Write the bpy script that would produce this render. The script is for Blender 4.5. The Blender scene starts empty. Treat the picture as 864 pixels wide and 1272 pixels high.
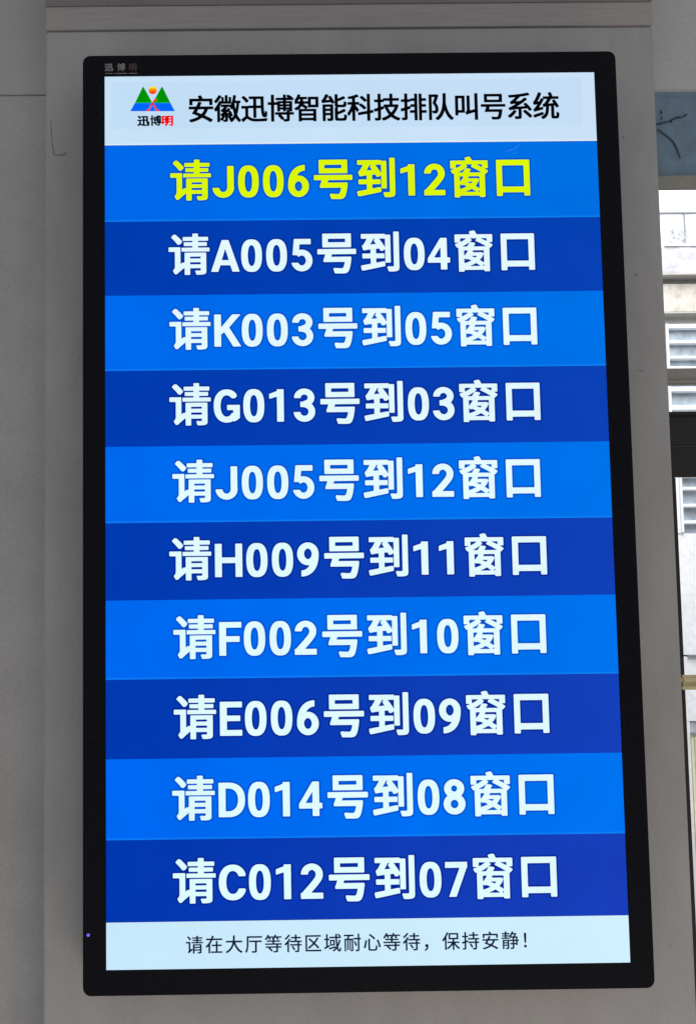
import bpy, math, random
from mathutils import Vector, Matrix, Euler

# ------------------------------------------------------------------ scene, camera, light
scene = bpy.context.scene
COL = scene.collection
PW, PH = 864.0, 1272.0                      # photograph size, used to turn pixels into points
F_PX, CX, CY = 1400.0, 309.175, 712.653
CAM_ROT = Euler((1.6567260746504564, 0.012709264011497112, -0.00593461221559434), 'XYZ')
CAM_LOC = Vector((-0.1240944645503956, -1.1690643782067176, -0.17138045554455772))

cam_data = bpy.data.cameras.new("camera")
cam = bpy.data.objects.new("camera", cam_data)
COL.objects.link(cam)
cam.location = CAM_LOC
cam.rotation_euler = CAM_ROT
cam_data.sensor_fit = 'HORIZONTAL'
cam_data.sensor_width = 36.0
cam_data.lens = F_PX / PW * 36.0
cam_data.shift_x = (PW / 2 - CX) / PW
cam_data.shift_y = (CY - PH / 2) / PW
cam_data.clip_start = 0.01
cam_data.clip_end = 100.0
scene.camera = cam

scene.view_settings.view_transform = 'Standard'
scene.view_settings.look = 'None'
scene.view_settings.exposure = 0.0
scene.view_settings.gamma = 1.0

world = bpy.data.worlds.new("World")
scene.world = world
world.use_nodes = True
bg = world.node_tree.nodes['Background']
bg.inputs[0].default_value = (0.975, 1.0, 1.02, 1)
bg.inputs[1].default_value = 0.35


def area(name, loc, target, size, power, colour):
    l = bpy.data.lights.new(name, 'AREA')
    l.shape = 'SQUARE'
    l.size = size
    l.energy = power
    l.color = colour
    o = bpy.data.objects.new(name, l)
    COL.objects.link(o)
    o.location = loc
    d = Vector(target) - Vector(loc)
    o.rotation_euler = d.to_track_quat('-Z', 'Y').to_euler()
    return o


# added warm fill from low in front, and daylight on the building outside
area("warm_low_fill", (0.30, -0.80, -1.45), (0.0, 0.05, -0.6), 1.0, 4.9, (1.0, 0.79, 0.62))
area("daylight_outside", (1.4, 1.3, 2.3), (1.3, 3.2, -0.2), 2.2, 132.0, (0.97, 0.98, 1.0))


# ------------------------------------------------------------------ helpers
def pt(px, py, Y=0.0):
    """the point of the plane y = Y seen at pixel (px, py) of the photograph"""
    d = CAM_ROT.to_matrix() @ Vector(((px - CX) / F_PX, -(py - CY) / F_PX, -1.0))
    return CAM_LOC + d * ((Y - CAM_LOC.y) / d.y)


K = 0.53 / 1080


def uvp(u, v, y=0.0):
    """display pixel (1080 x 1920) to a point on the screen"""
    return Vector((-0.265 + u * K, y, 0.471 - v * K))


def lin(c):
    def f(x):
        x /= 255.0
        return x / 12.92 if x <= 0.04045 else ((x + 0.055) / 1.055) ** 2.4
    return (f(c[0]), f(c[1]), f(c[2]), 1.0)


def link(name, mesh, mat=None, parent=None):
    o = bpy.data.objects.new(name, mesh)
    COL.objects.link(o)
    if mat is not None:
        mesh.materials.append(mat)
    if parent is not None:
        put(o, parent)
    return o


def put(o, parent):
    o.parent = parent
    loc = Vector(parent.location)
    if parent.parent is not None:
        loc = Vector((0, 0, 0)) if parent.type == 'MESH' else loc
    o.matrix_parent_inverse = Matrix.Translation(-loc)


def thing(name, label, cat, loc):
    o = bpy.data.objects.new(name, None)
    COL.objects.link(o)
    o.empty_display_size = 0.05
    o.location = loc
    o['label'] = label
    o['category'] = cat
    return o


def tag(o, label, cat):
    o['label'] = label
    o['category'] = cat
    return o


def plates(name, polys, y, mat, parent, depth=0.0, bevel=0.0):
    """filled flat shape from closed outlines given as (x, z) world points; optional thickness towards +y"""
    c = bpy.data.curves.new(name, 'CURVE')
    c.dimensions = '2D'
    c.fill_mode = 'BOTH'
    for P in polys:
        s = c.splines.new('POLY')
        s.points.add(len(P) - 1)
        for q, p in zip(s.points, P):
            q.co = (p[0], p[1], 0, 1)
        s.use_cyclic_u = True
    if depth:
        c.extrude = depth / 2 - bevel
        c.bevel_depth = bevel
        c.bevel_resolution = 2
        c.offset = -bevel
    t = bpy.data.objects.new("tmp", c)
    COL.objects.link(t)
    dg = bpy.context.evaluated_depsgraph_get()
    m = bpy.data.meshes.new_from_object(t.evaluated_get(dg))
    bpy.data.objects.remove(t)
    bpy.data.curves.remove(c)
    import bmesh
    bm = bmesh.new()
    bm.from_mesh(m)
    bpy.data.meshes.remove(m)
    # x, y, z of the curve -> x, depth, height
    bm.transform(Matrix(((1, 0, 0, 0), (0, 0, -1, y + depth / 2), (0, 1, 0, 0), (0, 0, 0, 1))))
    m = bpy.data.meshes.new(name)
    bm.to_mesh(m)
    bm.free()
    return link(name, m, mat, parent)


def boxmesh(boxes, bevel=0.0):
    import bmesh
    bm = bmesh.new()
    for (x0, x1, y0, y1, z0, z1) in boxes:
        r = bmesh.ops.create_cube(bm, size=1.0)
        for v in r['verts']:
            v.co = Vector((x0 + (v.co.x + .5) * (x1 - x0), y0 + (v.co.y + .5) * (y1 - y0), z0 + (v.co.z + .5) * (z1 - z0)))
        if bevel:
            es = list({e for v in r['verts'] for e in v.link_edges})
            bmesh.ops.bevel(bm, geom=es, offset=bevel, segments=2, affect='EDGES')
    m = bpy.data.meshes.new("box")
    bm.to_mesh(m)
    bm.free()
    return m


def box(name, b, mat, parent=None, bevel=0.0):
    m = boxmesh([b], bevel)
    m.name = name
    return link(name, m, mat, parent)


def boxes(name, bs, mat, parent=None, bevel=0.0):
    m = boxmesh(bs, bevel)
    m.name = name
    return link(name, m, mat, parent)


def tube(name, pts, radii, mat, parent=None, res=2):
    c = bpy.data.curves.new(name, 'CURVE')
    c.dimensions = '3D'
    c.bevel_depth = 1.0
    c.bevel_resolution = res
    c.use_fill_caps = True
    for P, R in zip(pts, radii):
        s = c.splines.new('POLY')
        s.points.add(len(P) - 1)
        for q, p, r in zip(s.points, P, R):
            q.co = (*p, 1)
            q.radius = r
    t = bpy.data.objects.new("tmp", c)
    COL.objects.link(t)
    dg = bpy.context.evaluated_depsgraph_get()
    m = bpy.data.meshes.new_from_object(t.evaluated_get(dg))
    bpy.data.objects.remove(t)
    bpy.data.curves.remove(c)
    m.materials.clear()
    m.name = name
    return link(name, m, mat, parent)


def rounded(x0, x1, z0, z1, r, n=10):
    P = []
    for cx, cz, a0 in ((x1 - r, z1 - r, 0), (x0 + r, z1 - r, 90), (x0 + r, z0 + r, 180), (x1 - r, z0 + r, 270)):
        for i in range(n + 1):
            a = math.radians(a0 + 90 * i / n)
            P.append((cx + r * math.cos(a), cz + r * math.sin(a)))
    return P


# ------------------------------------------------------------------ materials
def newmat(name):
    m = bpy.data.materials.new(name)
    m.use_nodes = True
    nt = m.node_tree
    return m, nt, nt.nodes['Principled BSDF']


def N(nt, kind, **kw):
    n = nt.nodes.new(kind)
    for k, v in kw.items():
        if k.startswith('i_'):
            n.inputs[k[2:].replace('_', ' ')].default_value = v
        else:
            setattr(n, k, v)
    return n


def plaster(name, rgb, var=0.10, bump=0.12, rough=0.8, fine=470.0, stain=0.09, stretch=None, streak=None):
    """painted plaster: fine grain, slow blotches, a rolled-paint bump"""
    m, nt, b = newmat(name)
    L = nt.links.new
    pos = N(nt, 'ShaderNodeNewGeometry')
    n1 = N(nt, 'ShaderNodeTexNoise', i_Scale=fine, i_Detail=3.0)
    n2 = N(nt, 'ShaderNodeTexNoise', i_Scale=7.0, i_Detail=5.0, i_Roughness=0.65)
    src = pos.outputs['Position']
    if stretch:                                 # brushed along one direction
        mp = N(nt, 'ShaderNodeMapping')
        mp.inputs['Scale'].default_value = stretch
        L(src, mp.inputs['Vector'])
        src = mp.outputs[0]
    L(src, n1.inputs['Vector'])
    if streak:                                  # slow vertical trowel marks
        mp = N(nt, 'ShaderNodeMapping')
        mp.inputs['Scale'].default_value = streak
        L(pos.outputs['Position'], mp.inputs['Vector'])
        src = mp.outputs[0]
    L(src, n2.inputs['Vector'])
    r1 = N(nt, 'ShaderNodeMapRange')
    r1.inputs[1].default_value, r1.inputs[2].default_value = 0.25, 0.75
    r1.inputs[3].default_value, r1.inputs[4].default_value = 1 - var, 1 + var
    L(n1.outputs[0], r1.inputs[0])
    r2 = N(nt, 'ShaderNodeMapRange')
    r2.inputs[1].default_value, r2.inputs[2].default_value = 0.3, 0.7
    r2.inputs[3].default_value, r2.inputs[4].default_value = 1 - stain, 1 + stain
    L(n2.outputs[0], r2.inputs[0])
    mul = N(nt, 'ShaderNodeMath', operation='MULTIPLY')
    L(r1.outputs[0], mul.inputs[0]); L(r2.outputs[0], mul.inputs[1])
    vm = N(nt, 'ShaderNodeVectorMath', operation='SCALE')
    vm.inputs[0].default_value = rgb[:3]
    L(mul.outputs[0], vm.inputs['Scale'])
    L(vm.outputs[0], b.inputs['Base Color'])
    b.inputs['Roughness'].default_value = rough
    bp = N(nt, 'ShaderNodeBump', i_Strength=bump, i_Distance=0.0006)
    L(n1.outputs[0], bp.inputs['Height'])
    L(bp.outputs[0], b.inputs['Normal'])
    return m


def solid(name, rgb, rough=0.5, metal=0.0, var=0.08, scale=300.0, bump=0.05):
    m, nt, b = newmat(name)
    L = nt.links.new
    pos = N(nt, 'ShaderNodeNewGeometry')
    n1 = N(nt, 'ShaderNodeTexNoise', i_Scale=scale, i_Detail=3.0)
    L(pos.outputs['Position'], n1.inputs['Vector'])
    r1 = N(nt, 'ShaderNodeMapRange')
    r1.inputs[1].default_value, r1.inputs[2].default_value = 0.25, 0.75
    r1.inputs[3].default_value, r1.inputs[4].default_value = 1 - var, 1 + var
    L(n1.outputs[0], r1.inputs[0])
    vm = N(nt, 'ShaderNodeVectorMath', operation='SCALE')
    vm.inputs[0].default_value = rgb[:3]
    L(r1.outputs[0], vm.inputs['Scale'])
    L(vm.outputs[0], b.inputs['Base Color'])
    b.inputs['Roughness'].default_value = rough
    b.inputs['Metallic'].default_value = metal
    bp = N(nt, 'ShaderNodeBump', i_Strength=bump, i_Distance=0.0004)
    L(n1.outputs[0], bp.inputs['Height'])
    L(bp.outputs[0], b.inputs['Normal'])
    return m


def lit(name, tl, tr=None, bl=None, br=None, noise=0.05, edge=None, scale=900.0, spec=0.0):
    """what the screen shows: emission whose colour drifts over the panel with the viewing angle"""
    tr, bl = tr or tl, bl or tl
    br = br or bl
    m, nt, b = newmat(name)
    L = nt.links.new
    b.inputs['Base Color'].default_value = (0, 0, 0, 1)
    b.inputs['Roughness'].default_value = 0.5
    b.inputs['Specular IOR Level'].default_value = spec
    pos = N(nt, 'ShaderNodeNewGeometry')
    sep = N(nt, 'ShaderNodeSeparateXYZ')
    L(pos.outputs['Position'], sep.inputs[0])
    fx = N(nt, 'ShaderNodeMapRange'); fx.inputs[1].default_value, fx.inputs[2].default_value = -0.265, 0.265
    fz = N(nt, 'ShaderNodeMapRange'); fz.inputs[1].default_value, fz.inputs[2].default_value = 0.471, -0.471
    L(sep.outputs[0], fx.inputs[0]); L(sep.outputs[2], fz.inputs[0])

    def mix(fac, a, c):
        x = N(nt, 'ShaderNodeMix', data_type='RGBA')
        L(fac, x.inputs[0])
        for s, i in ((a, 6), (c, 7)):
            if isinstance(s, tuple):
                x.inputs[i].default_value = s
            else:
                L(s, x.inputs[i])
        return x.outputs[2]
    top = mix(fx.outputs[0], lin(tl), lin(tr))
    bot = mix(fx.outputs[0], lin(bl), lin(br))
    col = mix(fz.outputs[0], top, bot)
    if edge:                                    # a brighter line of pixels along the lower edge of the band
        tc = N(nt, 'ShaderNodeTexCoord')
        sg = N(nt, 'ShaderNodeSeparateXYZ')
        L(tc.outputs['Generated'], sg.inputs[0])
        lt = N(nt, 'ShaderNodeMapRange')
        lt.inputs[1].default_value, lt.inputs[2].default_value = 0.028, 0.012
        lt.inputs[3].default_value, lt.inputs[4].default_value = 0.0, 0.4
        L(sg.outputs[2], lt.inputs[0])
        col = mix(lt.outputs[0], col, lin(edge))
    n1 = N(nt, 'ShaderNodeTexNoise', i_Scale=scale, i_Detail=2.0)
    n2 = N(nt, 'ShaderNodeTexNoise', i_Scale=14.0, i_Detail=3.0)
    L(pos.outputs['Position'], n1.inputs['Vector'])
    L(pos.outputs['Position'], n2.inputs['Vector'])
    ad = N(nt, 'ShaderNodeMath', operation='ADD')
    L(n1.outputs[0], ad.inputs[0]); L(n2.outputs[0], ad.inputs[1])
    st = N(nt, 'ShaderNodeMapRange')
    st.inputs[1].default_value, st.inputs[2].default_value = 0.6, 1.4
    st.inputs[3].default_value, st.inputs[4].default_value = 1 - noise, 1 + noise
    L(ad.outputs[0], st.inputs[0])
    L(col, b.inputs['Emission Color'])
    L(st.outputs[0], b.inputs['Emission Strength'])
    return m


def glass(name, tint=(1, 1, 1), amount=0.06):
    m = bpy.data.materials.new(name)
    m.use_nodes = True
    nt = m.node_tree
    nt.nodes.clear()
    out = N(nt, 'ShaderNodeOutputMaterial')
    t = N(nt, 'ShaderNodeBsdfTransparent'); t.inputs[0].default_value = (*tint, 1)
    g = N(nt, 'ShaderNodeBsdfGlossy'); g.inputs['Roughness'].default_value = 0.03
    mx = N(nt, 'ShaderNodeMixShader'); mx.inputs[0].default_value = amount
    nt.links.new(t.outputs[0], mx.inputs[1]); nt.links.new(g.outputs[0], mx.inputs[2])
    nt.links.new(mx.outputs[0], out.inputs[0])
    return m


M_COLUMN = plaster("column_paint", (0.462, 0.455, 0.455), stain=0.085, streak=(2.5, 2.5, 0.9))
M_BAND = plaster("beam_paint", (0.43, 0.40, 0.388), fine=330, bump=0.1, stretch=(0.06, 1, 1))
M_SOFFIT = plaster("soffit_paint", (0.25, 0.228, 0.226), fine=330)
M_LINTEL = plaster("lintel_paint", (0.59, 0.587, 0.585))
M_WALL = plaster("wall_paint", (0.475, 0.468, 0.466))
M_GROOVE = solid("groove_dirt", (0.30, 0.29, 0.28), 0.9)
M_CRACK = solid("crack_dirt", (0.27, 0.26, 0.255), 0.9)
M_BLACK = solid("black_plastic", (0.0042, 0.0046, 0.0088), 0.45, var=0.6, scale=420, bump=0.6)
M_BLACK.node_tree.nodes['Principled BSDF'].inputs['Specular IOR Level'].default_value = 0.12
M_BODY = solid("housing_plastic", (0.02, 0.02, 0.022), 0.5)
M_HALO_RIM = solid("halo_rim_metal", (0.50, 0.50, 0.50), 0.35, 0.6)
M_PANEL = solid("panel_dark", (0.006, 0.006, 0.012), 0.3)
M_MARK = solid("mark_silver", (0.23, 0.225, 0.225), 0.5, var=0.3, scale=900)
M_MARKRED = solid("mark_faded_red", (0.060, 0.036, 0.040), 0.5, var=0.3, scale=900)
M_LED = lit("led_violet", (120, 110, 255), noise=0.02)

M_HEAD = lit("screen_header", (199, 226, 248), (203, 226, 249), noise=0.03, edge=(255, 255, 255))
M_FIELD = lit("screen_header_field", (194, 222, 246), (197, 222, 246), noise=0.03)
M_FOOT = lit("screen_footer", (203, 236, 253), (206, 242, 254), (200, 232, 252), (208, 240, 255), noise=0.035)
M_BRIGHT = lit("screen_bright_blue", (0, 104, 232), (0, 112, 226), (0, 103, 246), (0, 116, 242), noise=0.085, edge=(30, 145, 250))
M_DARK = lit("screen_dark_blue", (0, 62, 176), (0, 66, 178), (0, 54, 176), (26, 62, 187), noise=0.10)
M_TEXT = lit("screen_white_text", (226, 247, 255), (228, 248, 255), (220, 254, 255), (226, 252, 255), noise=0.07, scale=350)
M_YELLOW = lit("screen_yellow_text", (219, 247, 2), noise=0.08, scale=350)
M_SH_BRIGHT = lit("screen_edge_on_bright", (0, 82, 198), (0, 86, 198), (0, 78, 210), (0, 86, 210), noise=0.04)
M_SH_DARK = lit("screen_edge_on_dark", (0, 44, 150), (0, 46, 150), (0, 36, 148), (14, 42, 158), noise=0.04)
M_SCRATCH = lit("screen_scratch_glint", (60, 140, 235), noise=0.05)  # glint of the scratch painted as its own glow
M_INK = lit("screen_black_text", (4, 4, 8), noise=0.02)
M_NAVY = lit("screen_navy_text", (20, 32, 60), (18, 30, 60), noise=0.1, scale=260)
M_RED = lit("screen_red_text", (250, 6, 6), noise=0.02)
M_EGREEN = lit("emblem_green", (0, 146, 0), noise=0.02)
M_ELIME = lit("emblem_light_green", (0, 172, 4), noise=0.02)
M_EBLUE = lit("emblem_blue", (0, 100, 255), noise=0.02)
M_ECYAN = lit("emblem_cyan", (0, 168, 255), noise=0.02)
M_ESUN, _nt, _b = newmat("emblem_sun")
_b.inputs['Base Color'].default_value = (0, 0, 0, 1)
_b.inputs['Specular IOR Level'].default_value = 0
_tc = N(_nt, 'ShaderNodeTexCoord'); _s = N(_nt, 'ShaderNodeSeparateXYZ'); _r = N(_nt, 'ShaderNodeValToRGB')
_nt.links.new(_tc.outputs['Generated'], _s.inputs[0]); _nt.links.new(_s.outputs[2], _r.inputs[0])
_r.color_ramp.elements[0].position = 0.1; _r.color_ramp.elements[0].color = lin((255, 30, 20)); _r.color_ramp.elements[1].color = lin((255, 250, 20))
_e = _r.color_ramp.elements.new(0.55); _e.color = lin((255, 138, 0))
_nt.links.new(_r.outputs[0], _b.inputs['Emission Color']); _b.inputs['Emission Strength'].default_value = 1.0

M_PANE = solid("tinted_pane", (0.19, 0.29, 0.385), 0.32, var=0.16, scale=60, bump=0.02)
M_GLASS = glass("clear_glass")
M_RAIL = plaster("rail_paint", (0.36, 0.345, 0.31), fine=300)
M_DOOR = solid("dark_door_paint", (0.016, 0.012, 0.012), 0.45, var=0.25)
M_BRASS = solid("brass", (0.80, 0.69, 0.40), 0.3, 0.35, var=0.2, scale=40)
M_TWIG = solid("twig_bark", (0.040, 0.052, 0.068), 0.8)
M_WHITE = plaster("white_render", (0.80, 0.80, 0.82), var=0.10, fine=45, stain=0.06)
M_PARAPET = plaster("weathered_render", (0.50, 0.50, 0.54), var=0.35, fine=22, stain=0.4)
M_STUCCO = plaster("beige_stucco", (0.54, 0.50, 0.45), var=0.25, fine=38, stain=0.1)
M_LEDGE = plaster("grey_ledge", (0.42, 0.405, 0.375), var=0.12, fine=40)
M_ALU = solid("white_aluminium", (0.84, 0.87, 0.90), 0.4, var=0.03)
M_LOUVRE = solid("louvre_glass", (0.33, 0.39, 0.44), 0.35, var=0.3, scale=30)
M_SKYGLASS = solid("bright_window_glass", (0.74, 0.76, 0.82), 0.3, var=0.06, scale=12)
M_IRON = solid("grey_iron", (0.22, 0.23, 0.26), 0.5)
M_YWALL = plaster("yellow_paint", (0.80, 0.78, 0.55), fine=40)
M_YWALL2 = plaster("yellow_paint_deep", (0.66, 0.63, 0.38), fine=40)
M_LEAF = solid("pale_leaf", (0.42, 0.46, 0.45), 0.6, var=0.3, scale=60)

# ------------------------------------------------------------------ letter shapes (outlines of the characters in 1/10 display pixel)
GL = {
    "message": {
        35831: [[396,-62,387,-58,385,-50,384,88,384,94,380,97,372,94,293,28,243,-16,221,-40,215,-43,182,-44,170,-41,166,-37,153,-13,135,17,132,27,133,41,136,46,151,61,161,77,169,96,174,116,174,447,171,453,165,455,54,456,47,457,42,459,39,463,38,469,38,540,39,549,43,554,56,557,276,557,287,556,293,551,295,539,295,196,296,188,299,185,305,187,338,212,347,214,377,214,380,215,383,218,384,228,385,420,386,428,391,432,405,434,834,434,846,433,852,428,854,416,854,23,852,2,849,-11,844,-22,837,-31,827,-40,816,-46,797,-52,779,-55,748,-58,709,-60,652,-59,643,-58,638,-55,635,-50,627,-21,616,7,615,20,617,28,622,32,630,34,715,33,728,35,732,39,733,45,733,77,731,84,727,87,721,87,513,87,506,85,503,78,503,-46,502,-53,500,-58,495,-61,487,-62], [509,173,726,172,730,175,733,179,733,213,730,220,722,221,510,221,504,218,503,209,503,180,505,175], [509,303,726,303,730,305,733,309,733,339,730,345,722,347,510,346,504,343,503,335,503,309,505,306], [331,460,322,464,320,473,320,535,322,541,326,545,339,547,547,547,554,549,557,558,556,578,554,582,549,583,385,584,377,585,372,588,369,598,369,653,371,660,375,665,387,667,549,667,554,669,556,673,557,689,554,696,547,699,365,699,353,701,348,706,347,716,347,774,348,780,352,784,365,786,551,787,555,789,557,794,557,850,559,856,562,860,574,862,659,862,672,860,678,854,679,796,681,790,684,787,882,786,891,784,896,779,898,770,897,711,896,704,890,700,878,699,689,699,682,696,679,690,680,673,682,669,687,667,852,667,864,665,869,660,870,653,870,598,867,588,862,584,853,584,687,583,682,582,680,578,679,556,682,549,689,547,907,547,918,545,924,541,926,532,926,473,925,466,921,462,915,460,905,459], [243,616,237,617,231,622,186,678,130,738,103,764,99,770,97,783,100,793,138,833,145,838,154,840,182,840,190,839,196,835,265,769,309,722,331,693,332,678,329,668,287,621,282,617,275,615]],
        21495: [[502,-63,446,-61,438,-59,432,-55,430,-48,421,-16,407,17,407,42,409,52,414,57,424,59,455,59,511,54,569,51,589,52,605,56,613,63,620,72,626,85,634,103,648,160,653,184,652,191,648,194,641,194,210,194,197,196,192,200,190,206,190,239,227,342,231,357,232,363,228,366,223,367,79,367,67,370,63,377,62,387,62,468,63,475,66,480,72,483,83,484,880,484,893,483,900,480,903,475,904,467,904,383,901,373,893,368,388,367,380,366,376,363,362,318,362,313,368,310,781,310,792,307,797,300,798,265,796,243,781,146,769,87,759,51,749,21,736,-6,724,-25,711,-38,695,-49,679,-56,662,-61,626,-64], [184,522,178,525,175,528,173,541,173,812,174,822,180,828,193,830,780,830,791,828,797,822,798,809,798,540,796,529,791,523,776,522], [302,635,664,635,668,638,670,644,669,709,666,714,658,716,302,715,299,714,297,710,296,699,296,644,298,638]],
        21040: [[662,-31,656,-29,652,-24,641,10,627,45,625,69,628,79,633,82,641,83,735,81,755,83,762,85,766,94,767,853,772,860,780,862,877,861,884,856,886,844,886,64,882,29,875,11,865,-2,848,-14,828,-22,800,-27,766,-31,732,-32], [78,-4,70,0,67,6,53,67,52,95,53,102,56,106,68,110,256,144,263,148,265,157,265,254,263,264,259,266,253,267,101,267,90,269,86,274,84,281,84,358,86,368,91,373,99,375,251,375,261,376,263,379,265,386,265,455,263,464,261,466,256,467,183,458,147,449,115,449,109,451,105,456,83,521,82,539,83,551,87,558,99,565,109,575,128,600,171,673,183,696,185,703,183,706,177,708,76,708,69,709,64,711,61,716,60,725,60,799,61,805,63,810,69,814,79,814,569,814,577,814,581,811,585,806,587,797,591,794,684,794,692,793,696,791,700,785,701,774,700,187,700,178,698,172,693,169,686,168,601,168,591,170,585,176,584,182,584,453,583,465,579,466,574,465,528,434,519,433,493,433,486,434,481,438,459,478,452,486,440,486,386,481,382,478,381,476,383,462,383,386,386,378,389,376,395,375,549,375,560,373,565,368,566,362,566,285,564,273,560,269,554,267,397,267,388,265,384,261,383,255,384,173,388,170,395,170,526,195,560,195,568,194,575,188,578,178,580,108,579,99,577,94,572,90,565,88,118,-3,105,-4], [578,521,580,520,583,521,584,532,584,696,583,705,577,708,468,708,459,706,457,702,459,697,528,602], [268,579,277,579,373,587,382,590,383,594,381,599,348,645,344,656,344,674,346,682,350,688,369,701,370,703,369,706,361,707,341,708,335,706,331,703,296,638,266,588,265,583]],
        31383: [[166,-53,145,-51,141,-46,140,-38,139,477,138,481,134,484,112,486,105,490,73,539,70,546,69,552,70,562,76,569,132,589,143,594,145,597,135,600,70,602,65,604,62,609,60,620,60,762,61,771,63,777,70,781,95,782,390,783,395,786,396,789,379,828,378,840,382,847,389,851,448,866,473,868,492,867,500,862,514,838,538,789,541,785,546,783,847,782,872,781,878,778,881,772,882,763,882,624,880,613,877,608,872,606,817,604,810,601,811,597,816,594,875,555,880,549,882,540,881,531,877,525,840,486,833,480,817,477,814,471,813,-27,813,-36,810,-42,803,-46,781,-48,726,-48,700,-46,695,-43,693,-40,689,-18,686,-15,681,-14,272,-14,265,-15,261,-18,258,-43,256,-48,252,-52,224,-54], [392,72,593,71,603,72,606,76,599,83,568,106,528,132,515,138,508,136,456,108,390,80,386,77,385,75], [660,72,682,72,689,75,691,80,691,92,691,106,689,111,686,112,682,109,659,82,655,76,657,73], [263,138,271,138,295,145,352,165,402,187,408,192,409,196,406,200,396,205,342,231,336,231,322,227,290,227,282,230,268,243,262,244,260,241,259,235,259,150,260,142], [683,149,687,148,689,149,691,159,691,320,690,345,691,409,689,421,685,423,676,424,467,424,458,422,455,418,454,402,447,384,448,381,452,378,638,378,652,374,675,362,680,358,685,349,684,339,667,302,642,260,620,232,603,214,601,207,605,201,652,170], [496,260,504,260,516,270,535,291,536,296,534,300,524,301,438,301,426,300,421,298,422,295,428,291], [263,309,269,311,282,324,311,360,340,407,344,417,342,422,333,424,272,424,265,423,261,420,259,411,259,320,260,313], [237,510,318,509,329,511,341,526,366,566,378,590,380,599,377,600,373,598,299,551,235,517,231,512], [477,510,722,509,732,510,736,513,733,517,724,523,666,559,606,592,521,635,516,644,517,656,522,664,544,687,545,690,543,693,533,695,409,695,399,693,397,692,397,689,402,684,426,666,429,659,429,649,424,639,394,614,392,610,393,608,399,606,439,604,496,592,502,589,506,584,507,574,504,564,474,517,473,512], [184,614,191,614,209,622,261,651,306,682,313,688,314,692,310,694,301,695,193,695,185,693,182,689,181,682,181,623,182,616], [750,631,756,632,759,639,758,685,757,690,755,693,746,695,654,695,643,694,638,692,640,688,646,684]],
        21475: [[124,-29,119,-27,114,-23,112,-17,111,-7,111,767,112,779,115,786,122,791,136,792,818,792,829,791,836,788,840,780,841,765,841,-2,840,-13,837,-21,831,-25,821,-26,732,-26,719,-24,714,-19,712,-10,711,45,708,50,703,52,253,52,244,51,240,45,239,-13,237,-22,233,-27,227,-29,219,-30], [246,183,697,182,705,183,708,184,711,189,711,199,711,647,711,656,709,660,705,663,696,663,254,663,246,663,242,661,240,656,239,649,239,197,241,187]],
        48: [[228,-8,203,-4,178,3,156,14,133,29,110,51,96,70,80,96,69,120,60,145,50,183,43,217,39,250,35,317,35,397,38,446,42,482,46,510,54,545,61,569,69,590,81,616,94,638,111,659,129,678,144,689,162,700,183,709,207,715,231,718,289,718,316,714,342,707,364,696,386,682,402,667,421,645,438,617,450,592,460,565,470,529,477,493,481,460,485,393,485,313,482,264,478,228,474,199,466,164,458,139,445,105,433,84,418,61,403,44,388,30,369,17,352,7,332,0,309,-5,288,-8], [250,123,271,123,278,125,286,129,293,135,300,143,313,165,324,197,332,230,338,279,341,331,341,379,338,431,332,481,324,516,311,549,304,561,297,571,289,578,281,584,272,587,263,588,253,588,246,586,238,583,231,578,224,572,217,563,205,541,195,511,187,471,182,430,179,379,179,331,182,281,187,239,195,198,207,164,219,144,226,136,233,130,242,125]],
        49: [[222,0,218,2,216,4,215,13,214,540,213,543,210,545,203,545,64,503,58,501,54,502,51,505,50,511,50,604,53,609,59,613,209,666,213,669,214,673,215,701,217,705,220,707,229,708,324,708,343,710,355,710,358,708,361,706,362,696,361,7,358,2,351,0]],
        50: [[25,1,20,4,18,11,18,109,20,119,25,122,42,124,49,128,91,175,207,303,267,372,294,407,308,426,319,445,325,458,329,471,333,496,331,515,326,533,318,549,308,563,294,575,282,582,268,587,253,589,238,587,226,583,212,575,199,564,189,551,182,539,177,524,172,501,170,498,167,495,158,495,44,495,32,495,29,498,27,504,27,519,28,533,36,565,46,589,57,610,67,625,84,646,96,658,116,674,131,684,153,696,171,703,193,710,209,714,242,718,261,718,288,715,304,712,333,704,354,695,369,688,385,677,400,666,414,654,428,639,440,624,458,594,465,578,471,561,475,544,478,526,479,515,479,480,477,456,469,429,459,402,442,370,418,335,384,292,365,270,320,218,244,136,240,130,239,127,242,124,249,122,468,122,478,121,481,117,482,111,482,13,481,4,476,1,468,0]],
        51: [[246,-8,207,-2,190,2,165,11,132,29,113,42,99,54,81,72,69,87,59,102,49,120,41,139,35,160,30,182,30,197,33,203,40,205,159,206,167,205,172,200,177,182,182,170,189,159,197,150,207,140,219,132,233,126,247,123,269,122,290,127,299,131,307,136,325,151,335,165,340,176,345,190,348,206,348,217,346,234,342,246,336,258,326,272,316,282,303,292,288,299,265,305,242,314,183,314,176,317,174,320,173,326,173,417,174,426,178,430,228,431,233,434,253,447,290,458,299,463,309,469,317,476,324,485,329,494,332,502,335,512,335,522,334,532,331,542,327,551,321,560,313,569,304,576,294,581,285,585,273,588,259,589,242,587,229,583,218,577,206,568,198,559,191,549,187,536,183,516,181,513,177,511,50,511,45,512,43,516,42,536,44,555,49,574,57,595,66,612,76,629,90,645,100,656,113,667,143,688,164,698,184,706,205,712,223,715,247,718,273,718,305,714,333,707,359,697,387,681,410,665,431,644,451,617,458,605,464,591,473,566,478,541,478,504,475,482,467,455,456,432,441,410,419,384,417,379,420,372,434,359,453,335,467,311,476,291,484,269,489,242,490,191,488,174,483,154,475,131,468,115,459,99,443,78,415,49,395,34,373,20,338,5,314,-2,296,-5,269,-8]],
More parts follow.
